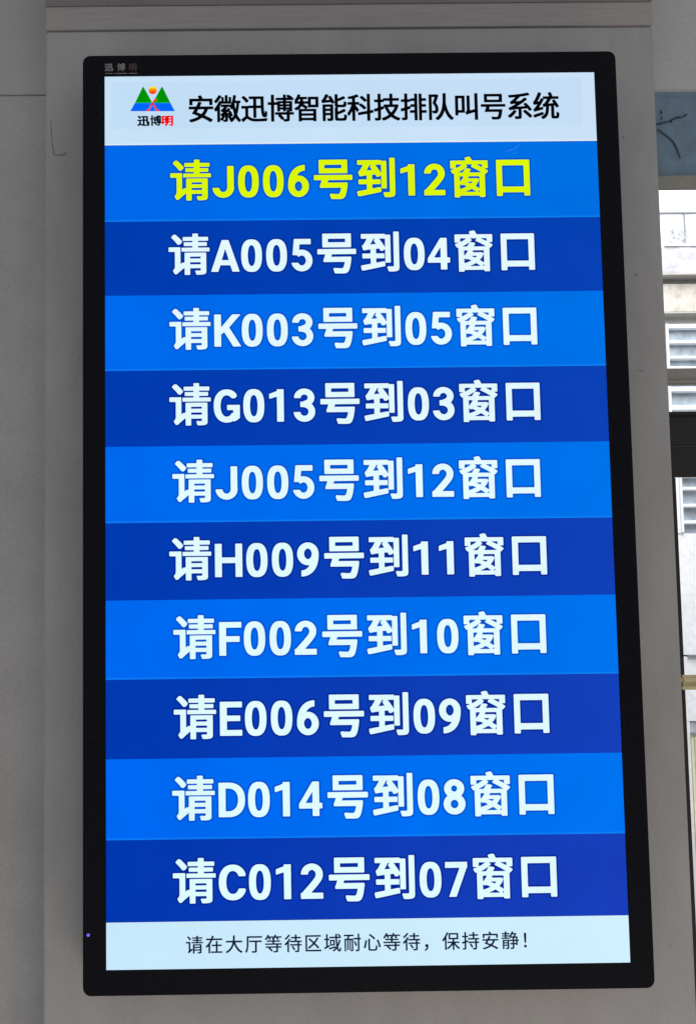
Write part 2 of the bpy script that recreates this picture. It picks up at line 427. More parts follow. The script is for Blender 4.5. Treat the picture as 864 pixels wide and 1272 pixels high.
        52: [[297,1,292,4,290,11,290,143,289,149,287,153,283,154,277,155,24,155,14,156,9,159,8,166,9,247,11,253,16,262,288,706,293,709,300,710,422,710,426,709,428,706,430,697,431,278,433,273,437,271,485,270,490,269,493,266,494,256,494,163,492,158,487,156,440,155,434,153,431,149,430,141,430,12,429,6,427,2,423,1,417,0], [155,271,278,270,285,271,289,274,290,284,290,477,290,488,287,493,285,493,282,491,276,482,153,283,151,278,151,274,152,272]],
        53: [[251,-8,215,-3,198,2,177,10,161,17,146,26,118,46,93,71,70,102,63,115,52,138,41,173,40,178,41,182,44,184,48,185,182,185,187,182,197,164,205,154,216,143,225,136,237,129,249,125,261,123,275,124,288,127,304,136,313,143,327,158,337,174,344,189,348,205,351,224,352,243,349,260,345,277,338,294,330,308,319,322,305,333,292,341,282,345,272,346,258,347,248,345,228,337,202,319,189,315,186,316,184,318,182,341,180,345,176,347,101,358,92,357,72,353,68,353,65,356,64,361,65,375,97,711,98,714,101,717,109,718,457,717,462,714,463,705,463,608,462,601,459,598,450,597,228,597,221,595,219,593,217,590,210,495,209,481,210,476,213,474,216,473,251,478,275,478,301,475,319,471,347,462,368,452,386,442,409,425,420,416,440,394,456,371,469,349,480,325,488,298,493,273,495,250,495,224,493,200,490,181,483,155,475,135,462,107,448,87,433,68,415,50,395,34,373,20,349,9,327,1,301,-5,272,-8]],
        54: [[251,-8,215,-2,186,8,157,22,135,36,116,53,93,78,75,104,63,126,54,149,47,174,42,196,40,221,40,270,43,318,48,360,55,402,65,440,76,477,86,500,99,528,116,558,131,580,156,610,172,627,194,646,222,665,248,680,274,692,301,702,336,711,378,717,404,718,407,717,409,714,411,707,411,603,410,597,409,593,406,590,403,589,377,586,347,579,325,569,305,558,284,542,267,525,246,498,241,488,239,483,241,479,245,478,285,478,307,476,326,471,351,463,374,452,403,433,414,423,436,400,455,375,469,351,479,328,487,300,493,273,495,245,495,223,490,184,485,164,477,139,461,106,451,90,438,73,424,58,406,42,390,30,374,20,354,10,337,3,313,-3,297,-6,277,-8], [266,121,281,123,297,130,311,141,325,157,335,174,342,191,347,211,349,234,347,254,343,276,336,295,325,314,312,329,299,340,282,347,268,350,253,347,237,340,223,329,210,315,201,299,192,278,188,258,186,235,188,214,192,194,199,176,210,156,223,142,236,131,251,124]],
        55: [[102,0,99,2,97,5,99,14,318,571,322,584,319,589,312,590,41,590,31,591,26,594,25,602,25,697,26,706,31,709,39,710,469,710,481,709,484,704,485,698,485,604,484,596,482,592,473,586,469,579,250,7,246,2,238,0]],
        56: [[235,-8,204,-3,168,8,139,22,111,41,99,51,87,63,66,89,50,116,40,142,33,168,30,193,31,230,33,248,38,266,44,284,53,304,66,325,88,353,112,374,115,380,113,385,98,400,81,421,71,436,62,453,55,475,50,493,48,514,48,537,50,557,53,573,60,593,66,607,76,624,88,640,102,657,117,670,135,683,150,692,172,703,196,711,215,715,236,718,278,718,309,713,340,704,359,695,385,679,411,659,427,641,443,618,455,593,463,568,467,542,467,509,463,483,454,456,441,431,429,413,416,398,402,385,400,380,402,375,427,353,446,330,458,311,468,291,477,269,483,243,485,225,485,185,483,168,477,148,471,129,462,109,450,89,436,71,418,53,408,44,384,27,364,16,348,8,324,0,303,-5,279,-8], [249,121,264,120,281,124,295,131,308,140,319,152,328,167,335,184,338,204,337,220,333,236,325,254,315,266,304,277,290,286,276,291,260,294,244,292,230,288,217,282,204,271,193,258,186,244,180,228,177,210,178,195,182,179,188,164,197,150,209,139,220,131,235,124], [255,462,266,463,278,466,288,470,298,478,306,487,313,498,318,511,319,522,319,534,317,546,311,557,304,568,295,576,284,584,273,588,261,590,249,589,236,586,225,580,215,572,207,563,201,552,197,541,196,528,196,517,199,506,205,493,211,484,220,476,230,469,241,465]],
        57: [[274,718,310,712,339,702,368,688,390,674,409,657,432,632,450,606,462,584,471,561,478,536,483,514,485,489,485,440,482,392,477,350,470,308,460,270,449,233,439,210,426,182,409,152,394,130,369,100,353,83,331,64,303,45,277,30,251,18,224,8,189,-1,147,-7,121,-8,118,-7,116,-4,114,3,114,107,115,113,116,117,119,120,122,121,148,124,178,131,200,141,220,152,241,168,258,185,279,212,284,222,286,227,284,231,280,232,240,232,218,234,199,239,174,247,151,258,122,277,111,287,89,310,70,335,56,359,46,382,38,410,32,437,30,465,30,487,35,526,40,546,48,571,64,604,74,620,87,637,101,652,119,668,135,680,151,690,171,700,188,707,212,713,228,716,248,718], [259,589,244,587,228,580,214,569,200,553,190,536,183,519,178,499,176,476,178,456,182,434,189,415,200,396,213,381,226,370,243,363,258,360,272,363,288,370,302,381,315,395,324,411,333,432,337,452,339,475,337,496,333,516,326,534,315,554,302,568,289,579,274,586]],
        74: [[215,-8,192,-4,176,0,158,5,138,13,118,24,97,38,83,48,67,63,51,83,41,97,32,112,22,132,14,153,8,177,5,201,6,211,9,215,16,216,137,216,145,215,149,213,150,211,155,189,161,174,169,161,177,150,185,142,197,133,211,126,223,122,233,121,243,120,263,124,282,134,299,148,311,165,319,179,324,196,327,214,327,703,331,708,337,710,455,710,464,709,468,706,469,697,469,253,470,244,473,228,473,211,470,179,459,142,452,123,442,106,422,76,409,62,396,49,367,28,352,20,332,10,306,1,290,-3,257,-8]],
        65: [[10,1,6,3,5,5,6,14,237,703,242,708,250,710,372,710,383,708,386,705,389,699,441,546,618,16,620,8,619,3,615,1,607,0,477,0,471,0,467,2,463,6,461,13,424,136,422,141,418,144,408,145,217,145,207,144,204,142,202,138,164,12,161,6,158,2,154,0,148,0], [243,261,376,260,383,261,386,264,387,268,385,275,322,483,317,499,313,503,309,501,306,492,240,274,238,268,239,264,241,262]],
        75: [[57,1,54,2,52,4,50,14,50,694,51,703,52,707,56,709,62,710,183,710,192,709,196,706,198,696,198,443,199,434,202,432,206,433,212,440,428,697,437,707,443,709,452,710,602,710,610,709,613,708,615,704,610,697,381,431,377,424,375,419,376,414,379,409,620,17,625,8,625,3,620,0,604,0,467,0,460,1,455,3,448,13,271,307,267,313,261,315,254,311,206,272,201,267,198,261,198,14,197,8,196,4,192,1,186,0]],
        71: [[298,-8,268,-5,244,0,209,12,185,23,157,41,133,62,113,84,96,107,80,135,68,160,55,195,46,228,40,261,36,298,35,327,35,384,38,427,42,457,48,489,58,524,70,554,85,585,98,605,120,635,146,660,159,670,180,684,210,699,236,708,260,713,285,717,320,718,365,714,396,706,429,694,450,683,463,674,492,650,510,631,521,617,526,606,529,595,530,583,529,571,526,561,521,553,513,543,506,536,496,530,486,525,473,522,460,520,439,522,420,529,404,540,384,561,367,575,351,583,334,587,315,589,300,588,279,584,268,579,258,573,236,554,216,525,209,510,200,488,194,465,189,444,182,392,181,346,182,317,186,287,190,258,195,241,200,222,209,200,223,175,238,155,255,139,269,130,280,126,291,123,315,121,339,123,357,130,372,139,388,152,401,169,419,197,425,200,446,201,452,203,454,207,454,212,454,257,451,263,445,265,334,265,327,266,324,268,321,272,321,280,321,366,321,371,323,374,327,377,335,377,588,377,591,376,594,373,595,366,595,104,594,96,589,90,526,40,513,33,463,15,456,14,452,15,450,18,446,35,443,39,440,26,435,20,418,11,397,4,371,-3,347,-6,325,-8]],
        72: [[57,1,54,2,51,4,50,14,50,694,51,703,52,707,56,709,62,710,182,710,191,709,195,706,196,694,196,431,197,423,200,419,204,418,211,418,467,418,476,418,480,419,483,423,484,428,484,696,485,706,489,709,497,710,617,710,623,709,627,708,629,703,630,693,630,16,629,7,628,3,624,1,618,0,498,0,489,1,485,4,484,16,484,284,483,292,480,296,476,297,469,297,212,297,204,297,200,296,197,292,196,287,196,14,195,4,191,1,184,0]],
        70: [[57,1,54,2,51,4,50,14,50,694,50,702,52,706,57,709,66,710,504,710,512,710,516,708,519,704,520,698,520,603,519,594,514,591,504,590,209,590,202,589,198,586,196,577,196,426,197,417,199,413,203,411,209,410,467,410,477,409,481,406,482,399,482,297,481,294,478,291,471,290,211,290,204,290,200,288,197,284,196,277,196,14,195,4,191,1,184,0]],
        69: [[57,1,54,2,51,4,50,14,50,694,50,702,52,706,57,709,66,710,499,710,507,710,511,708,514,704,515,698,515,603,514,594,509,591,499,590,209,590,202,589,198,586,196,576,196,434,197,427,199,422,203,421,209,420,461,420,471,419,475,416,476,409,476,321,476,313,474,309,471,306,466,305,211,305,204,305,200,303,197,299,196,293,196,136,197,128,198,124,202,121,207,120,499,120,509,119,514,116,515,108,515,13,513,4,509,1,501,0]],
        68: [[57,0,54,2,51,4,50,14,50,693,50,702,51,706,56,709,66,710,272,710,313,707,356,700,389,691,428,675,458,658,484,640,506,621,527,598,545,573,562,544,575,514,585,482,592,452,597,417,600,378,600,329,596,279,589,242,578,206,564,171,550,145,532,119,513,96,502,85,480,67,462,54,433,37,409,26,381,16,358,10,332,5,277,0], [203,120,263,120,296,124,314,128,329,134,347,142,364,152,382,166,394,178,407,192,419,209,429,228,438,248,444,266,449,288,453,314,455,338,455,371,453,393,450,417,444,444,437,463,428,483,417,503,404,521,391,536,376,549,362,559,342,571,321,579,299,585,264,590,209,590,201,588,198,586,197,583,196,133,198,124]],
        67: [[309,-8,273,-4,249,1,216,11,189,24,156,46,135,63,115,85,99,106,86,126,67,165,56,196,47,228,42,255,37,296,35,321,35,391,38,430,43,464,52,500,61,530,73,559,89,589,101,608,123,634,136,648,151,660,165,671,189,686,215,698,246,708,270,714,295,717,333,718,359,716,385,713,409,707,430,700,452,690,469,681,484,671,507,654,518,644,538,621,555,598,566,581,579,555,588,533,590,520,589,505,586,495,582,487,578,483,572,480,456,480,449,482,444,488,424,528,406,553,389,569,377,577,368,581,355,586,342,588,324,589,303,587,290,584,277,579,266,572,253,562,240,547,228,530,220,517,209,492,204,475,197,449,193,423,190,396,188,371,188,339,193,283,198,257,204,233,210,216,220,193,231,175,242,160,251,150,267,137,280,130,294,125,307,122,325,121,346,123,364,127,377,133,393,144,405,156,414,167,425,185,443,221,448,227,453,229,462,230,561,230,574,229,580,225,585,216,589,203,590,191,588,177,579,155,565,127,553,109,535,85,516,64,504,54,483,37,462,25,439,14,405,2,384,-3,358,-6,333,-8]],
    },
    "outline": {
        35831: [[393,-96,370,-88,355,-69,352,-54,351,12,346,23,337,21,311,-1,264,-41,236,-70,224,-76,209,-78,169,-78,148,-69,137,-56,100,8,98,30,100,54,131,94,140,123,140,409,136,417,129,421,42,422,27,427,15,436,7,447,4,461,5,556,8,568,16,578,38,589,190,591,199,594,202,599,193,614,159,656,69,751,65,762,63,778,64,795,69,808,94,837,128,869,148,874,187,874,201,870,213,863,298,781,307,776,312,780,319,797,326,807,348,818,518,822,524,830,527,864,535,880,553,893,579,896,667,896,690,890,708,871,711,859,713,830,722,821,886,820,912,813,924,800,931,785,931,708,927,688,909,668,905,659,905,594,911,583,943,572,957,555,960,537,960,468,956,450,943,434,926,427,897,424,891,419,888,413,888,18,884,-14,874,-39,844,-71,803,-86,767,-91,714,-94,634,-91,617,-82,604,-63,585,2,584,48,576,52,548,53,540,50,535,41,534,-59,530,-73,521,-84,509,-92,493,-96], [334,249,348,252,352,268,352,409,348,421,339,424,329,419,326,405,326,264,328,254]],
        21495: [[499,-97,434,-94,419,-87,406,-75,399,-62,391,-30,376,9,374,48,378,66,394,85,415,92,456,92,571,85,585,87,595,96,604,116,612,146,609,157,594,160,208,160,185,163,173,170,163,181,157,194,156,209,157,248,181,315,181,329,169,333,62,335,44,344,31,363,28,382,28,471,30,485,35,497,46,509,59,515,127,518,134,521,138,527,139,822,147,845,167,860,193,864,785,864,811,857,822,847,829,834,832,813,832,528,836,522,843,518,908,515,921,508,931,496,938,470,938,382,935,363,924,346,908,336,837,333,827,328,831,299,831,250,806,97,793,46,778,3,762,-30,742,-54,709,-80,667,-95,627,-98], [340,670,618,670,629,671,632,675,629,679,618,681,348,681,335,678,335,673]],
        21040: [[660,-66,640,-60,625,-45,592,50,583,56,117,-38,66,-37,52,-31,41,-19,32,2,18,66,19,106,28,126,40,136,54,141,220,172,230,180,231,198,230,222,222,231,85,234,65,244,52,263,50,286,52,376,64,397,94,414,73,442,51,506,48,523,49,557,58,578,82,597,94,611,120,653,124,665,122,670,116,673,70,674,54,677,40,686,30,699,26,718,26,809,31,825,43,839,58,846,76,848,572,848,591,845,618,829,696,827,728,813,734,820,735,856,739,870,749,884,764,893,784,896,880,896,899,889,913,877,919,863,920,843,920,61,915,18,905,-7,891,-26,871,-41,846,-53,814,-60,775,-65], [621,116,724,116,733,124,734,141,728,149,696,134,624,132,615,125,617,119]],
        31383: [[161,-88,139,-86,126,-80,113,-66,107,-50,106,437,102,449,84,462,72,476,43,521,36,540,36,578,26,612,26,760,28,783,36,799,54,812,84,816,335,817,344,824,351,861,367,878,440,899,473,902,502,900,518,892,532,874,558,825,570,817,854,816,885,813,901,804,912,789,916,772,916,615,905,580,915,555,916,532,913,518,907,507,854,450,848,437,847,-34,844,-51,837,-65,825,-75,812,-80,724,-82,686,-77,675,-70,659,-52,647,-48,308,-48,294,-52,277,-75,260,-85,226,-88], [547,543,594,543,602,546,604,550,589,562,558,578,547,580,541,575,537,553,539,547]],
        21475: [[121,-64,102,-59,89,-48,80,-33,77,-14,77,772,80,794,89,810,107,822,135,826,822,826,844,823,860,813,872,793,875,766,875,-7,872,-28,863,-45,849,-55,830,-60,733,-60,712,-57,699,-50,689,-38,682,-22,679,10,675,15,668,18,288,18,277,16,272,11,266,-34,257,-48,244,-59,220,-64], [281,217,659,216,677,221,680,228,681,242,681,607,677,625,670,628,657,629,290,629,274,625,270,607,270,237,272,223]],
        48: [[224,-42,166,-29,139,-17,118,-3,95,17,74,41,42,96,19,161,5,242,1,309,4,453,15,531,34,595,62,651,94,692,132,722,176,742,227,752,293,752,353,739,401,714,424,694,445,670,478,615,500,552,515,470,519,401,516,257,505,179,486,115,458,59,426,18,388,-13,343,-33,293,-42], [255,158,264,157,273,164,291,204,302,262,308,339,305,422,296,485,280,535,271,549,261,554,252,551,244,541,228,502,218,447,212,371,214,304,223,230,238,180,247,164]],
        49: [[213,-34,200,-31,191,-24,184,-14,181,-1,180,496,176,500,169,500,56,466,43,467,30,472,20,483,16,496,16,617,23,631,36,642,175,691,180,697,185,725,203,740,219,743,368,744,379,740,388,732,394,722,396,711,395,-6,384,-26,365,-34]],
        50: [[16,-34,-4,-25,-15,-6,-16,120,-12,137,2,151,26,157,33,161,218,366,255,411,282,450,294,473,298,498,294,520,283,539,266,552,248,554,232,547,219,534,211,518,203,481,195,470,184,464,159,461,32,461,15,464,-2,477,-7,496,-5,544,12,598,38,644,75,684,109,711,153,733,204,748,263,752,312,746,366,728,399,709,433,683,460,654,480,625,498,589,509,551,513,524,513,468,508,439,496,401,464,341,412,272,321,169,316,160,327,156,482,156,495,153,504,147,513,135,516,123,516,2,513,-13,499,-29,479,-34]],
        51: [[242,-42,196,-35,150,-20,111,1,75,29,38,71,14,113,-2,166,-4,208,6,228,24,238,173,238,186,234,197,225,214,182,223,171,236,161,252,156,269,156,284,161,299,172,311,192,315,216,308,238,293,257,278,266,234,280,164,282,153,287,144,297,139,315,139,425,144,446,158,460,173,464,215,465,241,479,286,494,300,511,300,530,293,541,280,550,264,555,250,554,236,548,224,538,219,527,212,496,204,486,195,480,178,477,44,477,26,481,12,495,8,509,8,544,19,593,38,634,63,666,96,698,145,727,186,742,229,751,276,752,312,748,345,739,373,729,407,710,431,691,460,663,480,636,495,608,511,552,511,487,496,436,464,379,496,330,516,281,524,245,524,183,515,140,495,92,470,56,433,19,390,-11,347,-29,297,-40]],
        52: [[289,-34,270,-26,258,-7,257,109,254,119,242,121,12,121,-7,125,-20,135,-26,150,-26,256,-14,281,264,731,276,740,291,744,437,743,456,732,465,712,465,312,471,304,497,303,510,299,521,291,527,281,528,149,522,135,511,126,497,122,472,120,466,115,464,-3,460,-16,450,-27,428,-34], [216,304,247,304,255,308,257,361,254,373,246,367,214,316,212,308]],
        53: [[249,-42,205,-35,163,-22,127,-3,98,19,66,52,43,83,21,126,8,168,6,185,9,198,17,210,28,217,44,219,156,219,185,226,199,223,208,215,226,183,239,168,256,159,271,158,289,166,302,180,314,203,319,230,317,256,308,280,294,299,277,310,255,311,213,286,195,280,182,279,170,282,161,289,149,313,144,317,100,323,59,317,44,323,34,336,31,356,65,726,78,745,99,752,474,750,490,739,497,720,497,595,494,583,487,573,476,566,462,563,255,562,249,556,246,522,248,515,252,513,319,507,379,486,431,452,474,407,493,377,506,351,526,287,529,258,529,215,519,155,507,121,482,75,460,47,418,8,383,-14,337,-32,295,-41]],
        54: [[247,-42,192,-31,156,-17,131,-3,102,18,77,43,41,93,17,151,6,210,7,308,21,410,44,490,72,551,115,615,163,664,223,705,283,732,351,747,395,752,418,751,435,741,444,723,444,591,441,576,433,565,421,558,372,550,341,539,317,525,307,514,312,509,367,493,410,469,430,454,459,425,485,392,509,346,525,292,529,223,524,176,509,125,486,81,457,42,424,11,390,-11,344,-31,297,-41], [265,156,284,162,300,180,310,205,315,235,310,265,301,287,286,306,267,315,250,307,234,288,225,266,220,236,224,206,233,183,247,165]],
        55: [[92,-34,77,-29,65,-17,60,-4,61,13,272,551,270,555,263,556,30,556,8,562,-4,573,-9,588,-9,708,-5,725,9,739,29,744,479,744,501,739,513,728,519,713,518,582,495,549,279,-15,266,-29,250,-34]],
        56: [[231,-42,195,-36,155,-23,122,-8,92,12,58,44,38,69,24,92,8,128,-4,180,-4,231,0,258,10,293,24,323,65,381,40,421,21,466,14,503,14,546,21,587,39,629,63,664,100,700,148,729,189,744,232,752,283,752,320,746,355,735,408,706,433,686,457,659,473,636,487,607,496,579,501,553,500,488,486,442,450,381,486,332,509,283,519,239,519,177,510,137,490,89,463,51,426,14,378,-16,332,-33,281,-42], [254,154,271,157,288,168,298,184,303,204,300,224,291,242,276,255,260,259,243,256,227,245,217,229,212,209,215,189,225,171,237,160], [253,497,264,498,274,503,281,511,285,523,284,535,279,545,270,552,260,556,250,555,240,548,231,530,231,518,236,508]],
        57: [[278,752,333,741,369,727,394,713,423,692,448,667,484,617,508,559,519,500,518,402,504,300,481,220,453,159,410,95,362,46,302,5,242,-22,174,-37,130,-42,107,-41,90,-31,81,-13,81,119,84,134,92,145,104,152,153,160,184,171,208,185,218,196,213,201,158,217,115,241,95,256,66,285,40,318,16,364,0,418,-4,487,1,534,16,585,39,629,68,668,101,699,135,721,181,741,228,751], [260,554,241,548,225,530,215,505,210,475,215,445,224,423,239,404,258,395,275,403,291,422,300,444,305,474,301,504,292,527,278,545]],
        74: [[210,-42,164,-33,121,-17,75,10,38,43,6,86,-17,136,-29,184,-28,226,-16,243,1,249,154,249,167,244,178,234,192,188,201,173,213,163,228,156,243,154,259,160,273,170,287,192,293,222,295,721,307,737,326,744,464,744,482,741,498,728,503,708,503,260,507,201,504,171,492,131,475,93,451,58,415,21,386,-1,346,-22,300,-36,261,-42]],
        65: [[2,-34,-13,-29,-24,-18,-29,-5,-28,12,209,723,222,738,240,744,381,744,400,740,411,731,419,717,474,552,652,15,654,-1,650,-15,637,-29,620,-34,469,-34,452,-32,439,-24,431,-11,398,100,392,109,242,111,233,109,228,104,195,-8,189,-20,179,-29,158,-34], [290,294,332,294,339,298,319,372,313,383,307,376,286,306,285,298]],
        75: [[48,-34,35,-30,25,-23,19,-12,16,0,16,707,18,720,23,730,37,741,55,744,194,744,209,741,219,734,227,723,230,712,230,537,231,528,234,526,244,534,401,722,420,739,440,744,608,744,624,742,635,737,644,727,648,716,648,702,643,690,420,427,414,416,654,19,659,-1,652,-20,640,-30,622,-34,456,-34,433,-28,419,-12,259,256,251,263,236,253,230,242,230,2,224,-18,212,-30,196,-34]],
        71: [[294,-42,231,-33,194,-20,166,-6,138,12,113,33,86,62,67,88,35,148,12,220,2,290,1,393,8,468,25,535,56,604,94,657,140,699,196,730,256,748,325,752,371,748,410,738,450,722,489,698,519,672,552,633,563,603,564,568,552,537,530,511,502,495,467,487,435,488,406,498,385,511,351,545,331,553,293,553,278,546,264,534,245,507,232,477,222,435,216,383,215,350,220,289,228,247,241,212,259,182,277,164,298,156,325,155,344,160,361,173,374,189,395,225,393,229,387,231,314,232,301,238,291,250,287,267,287,380,293,395,305,406,327,411,605,409,621,398,629,379,629,94,625,79,614,66,531,3,457,-23,431,-22,387,-35,352,-41]],
        72: [[48,-34,35,-30,25,-23,19,-12,16,0,16,707,18,720,23,730,35,740,53,744,193,744,214,738,226,726,230,712,230,466,232,454,243,451,437,451,446,453,450,461,450,708,457,730,469,740,487,744,627,744,650,737,661,723,664,707,664,3,662,-10,657,-20,645,-30,627,-34,487,-34,466,-28,454,-16,450,-1,450,249,448,261,437,264,242,264,233,261,230,253,230,2,225,-17,213,-29,197,-34]],
        70: [[48,-34,35,-30,25,-23,19,-12,16,0,16,706,21,727,35,740,55,744,513,744,538,738,549,727,554,713,554,596,550,576,537,562,515,556,241,556,233,554,230,546,230,454,236,445,480,444,495,441,506,433,514,422,516,409,516,290,511,273,498,260,481,256,234,254,230,243,230,0,225,-17,213,-29,197,-34]],
        69: [[48,-34,35,-30,25,-23,19,-12,16,0,16,706,21,727,34,740,54,744,508,744,532,739,545,725,549,705,549,587,544,573,533,562,510,556,241,556,233,554,230,546,230,464,236,455,473,454,488,451,498,445,507,433,510,421,510,306,506,291,493,276,476,271,234,270,230,261,230,167,232,157,241,154,510,154,532,148,544,137,549,122,549,0,544,-17,531,-30,511,-34]],
        68: [[48,-34,35,-30,25,-23,19,-12,16,0,16,706,20,726,33,739,52,744,282,744,333,739,378,730,422,716,458,699,511,663,540,635,564,606,598,548,623,476,634,388,631,284,617,212,604,175,587,140,553,90,507,44,455,9,397,-15,339,-28,281,-34], [237,154,277,155,309,162,341,178,367,198,390,228,406,261,416,301,421,343,419,388,410,436,398,468,380,497,359,519,328,540,296,552,262,556,236,556,230,546,230,167,231,158]],
        67: [[305,-42,238,-32,201,-20,170,-5,137,17,114,36,70,87,33,155,10,233,1,309,1,399,9,473,31,549,66,618,105,664,151,703,204,731,266,748,338,752,394,746,444,731,488,710,527,682,566,642,596,597,622,539,624,500,610,467,598,454,587,448,570,446,447,446,432,451,418,463,383,524,373,537,358,548,339,554,313,554,298,550,283,542,261,516,244,480,232,439,225,388,224,345,229,288,240,240,254,205,273,178,292,162,312,155,342,156,358,162,376,176,394,200,414,242,434,260,454,263,574,263,594,258,611,240,623,212,624,182,611,142,579,86,544,44,501,8,453,-18,414,-32,361,-41]],
    },
    "title": {
        23433: [[112,-88,101,-82,60,-23,58,-5,62,5,182,33,256,55,333,86,377,109,383,117,378,122,353,132,173,197,166,202,163,213,165,228,237,331,242,339,241,344,232,347,61,347,49,349,45,354,44,363,44,434,48,444,59,446,304,447,312,455,345,518,382,597,391,602,413,603,427,602,492,589,499,585,503,579,502,555,455,457,454,450,458,447,904,446,913,445,918,441,920,432,920,362,916,350,906,347,746,347,734,345,703,279,683,243,657,202,619,152,620,148,624,144,787,68,848,35,896,6,900,-6,897,-22,839,-82,827,-85,798,-83,748,-53,677,-13,574,38,521,60,513,58,467,29,406,-4,321,-39,266,-57,187,-79,143,-88], [488,199,496,199,503,205,548,260,566,289,587,328,592,339,590,345,579,347,403,347,394,345,389,340,341,264,338,259,339,255,348,250], [76,487,69,490,66,500,66,695,69,708,82,711,399,712,404,715,403,722,375,783,377,800,382,805,389,807,454,823,481,823,489,822,501,807,544,719,553,712,879,711,888,709,893,703,894,499,892,491,886,487,788,486,777,490,774,500,774,603,771,609,766,612,201,612,188,611,184,604,184,500,181,490,169,486]],
        24509: [[602,-94,593,-89,556,-44,551,-24,537,7,511,51,500,63,497,61,496,55,495,-20,493,-49,483,-65,465,-77,440,-83,407,-86,344,-85,336,-79,324,-50,315,-37,311,-37,296,-45,265,-45,257,-42,229,-20,222,-18,219,-20,218,-25,218,-80,213,-88,202,-90,125,-90,116,-88,112,-84,110,-73,110,287,107,291,104,290,85,272,77,268,51,267,41,269,-1,330,-3,338,-3,351,3,361,59,426,96,477,135,538,180,624,189,629,214,629,250,620,256,622,258,632,257,735,255,740,250,738,209,681,169,631,137,595,89,549,80,547,57,547,46,551,9,602,7,620,11,631,58,677,99,726,134,775,157,813,164,820,174,822,200,821,264,798,270,788,270,775,266,762,270,757,342,756,352,753,355,742,356,622,358,616,362,613,379,614,384,621,384,810,388,818,399,822,477,821,485,820,489,816,490,805,490,625,492,617,496,614,514,613,520,620,520,742,524,753,530,756,542,757,606,756,616,753,619,743,619,580,622,561,626,564,631,577,650,650,666,731,679,812,682,819,689,822,719,822,766,815,781,811,787,806,787,777,764,645,763,638,766,635,776,633,932,633,940,631,944,627,945,612,944,550,936,545,906,543,900,536,886,420,871,332,854,257,826,166,831,150,850,115,883,63,912,29,959,-12,962,-22,960,-35,914,-89,902,-92,874,-91,855,-77,823,-47,796,-13,766,32,760,35,755,31,705,-31,675,-61,646,-86,631,-94], [344,-7,382,-7,390,-3,392,65,389,79,382,73,341,2,340,-4], [220,30,224,29,229,32,246,51,270,84,279,101,275,106,252,107,245,113,227,167,228,188,234,194,255,200,275,210,314,237,321,245,316,247,294,243,271,243,260,246,256,252,239,302,239,325,244,330,266,340,289,355,327,390,343,410,342,413,336,415,259,415,249,418,244,427,244,477,240,482,235,478,222,457,218,442,218,42], [628,57,632,56,637,60,661,90,689,133,705,167,683,246,661,342,656,346,646,339,637,338,615,338,607,341,568,393,563,410,559,414,480,414,475,410,471,392,432,351,429,343,437,341,450,344,491,383,502,388,533,386,577,356,584,347,583,328,578,321,558,302,555,296,561,293,587,292,597,286,637,220,665,162,671,143,671,130,669,123,650,111,625,98,611,94,608,91,610,83], [382,115,389,114,389,120,383,122,376,120], [498,122,502,121,510,123,521,130,523,133,516,135,501,134,497,128], [467,218,505,221,514,223,515,230,504,251,500,252,495,250,465,227,462,221], [764,367,768,368,771,381,788,491,792,536,790,542,784,544,744,543,738,540,735,531,748,436,759,381], [259,505,597,504,606,508,610,520,607,524,599,525,269,525,261,523,256,516,254,508]],
        36805: [[78,-91,66,-85,25,-31,21,-22,21,-7,24,-1,33,9,81,49,119,76,154,95,160,101,161,346,158,353,151,356,36,356,25,358,22,363,21,370,21,439,23,448,28,452,36,453,270,453,280,461,286,463,435,463,442,465,445,470,445,671,443,674,436,676,306,676,295,678,292,683,291,691,291,758,294,767,300,770,311,771,808,771,821,768,824,755,824,495,827,403,831,331,838,260,845,219,851,206,854,209,856,220,859,271,861,277,866,280,893,281,903,278,948,229,949,208,940,130,932,99,920,77,906,65,889,57,836,56,804,64,774,89,755,120,739,166,727,229,715,359,711,366,704,368,573,368,566,367,562,364,561,353,561,55,559,49,555,45,540,43,458,43,450,46,446,51,446,354,443,365,433,368,278,368,274,356,275,114,280,105,371,49,413,34,469,24,541,18,626,18,763,23,911,34,941,34,946,31,949,26,949,9,927,-66,921,-70,910,-72,703,-79,534,-81,445,-75,390,-66,340,-51,303,-32,243,7,231,12,211,3,185,-17,153,-47,113,-88,103,-92], [567,464,699,463,705,464,709,467,708,630,707,666,703,674,694,676,574,676,562,673,561,666,561,475,562,468], [195,557,186,563,153,606,109,656,39,723,37,739,41,749,93,786,103,788,126,788,143,778,184,743,234,694,268,656,287,629,289,606,286,601,280,595,230,559,220,557]],
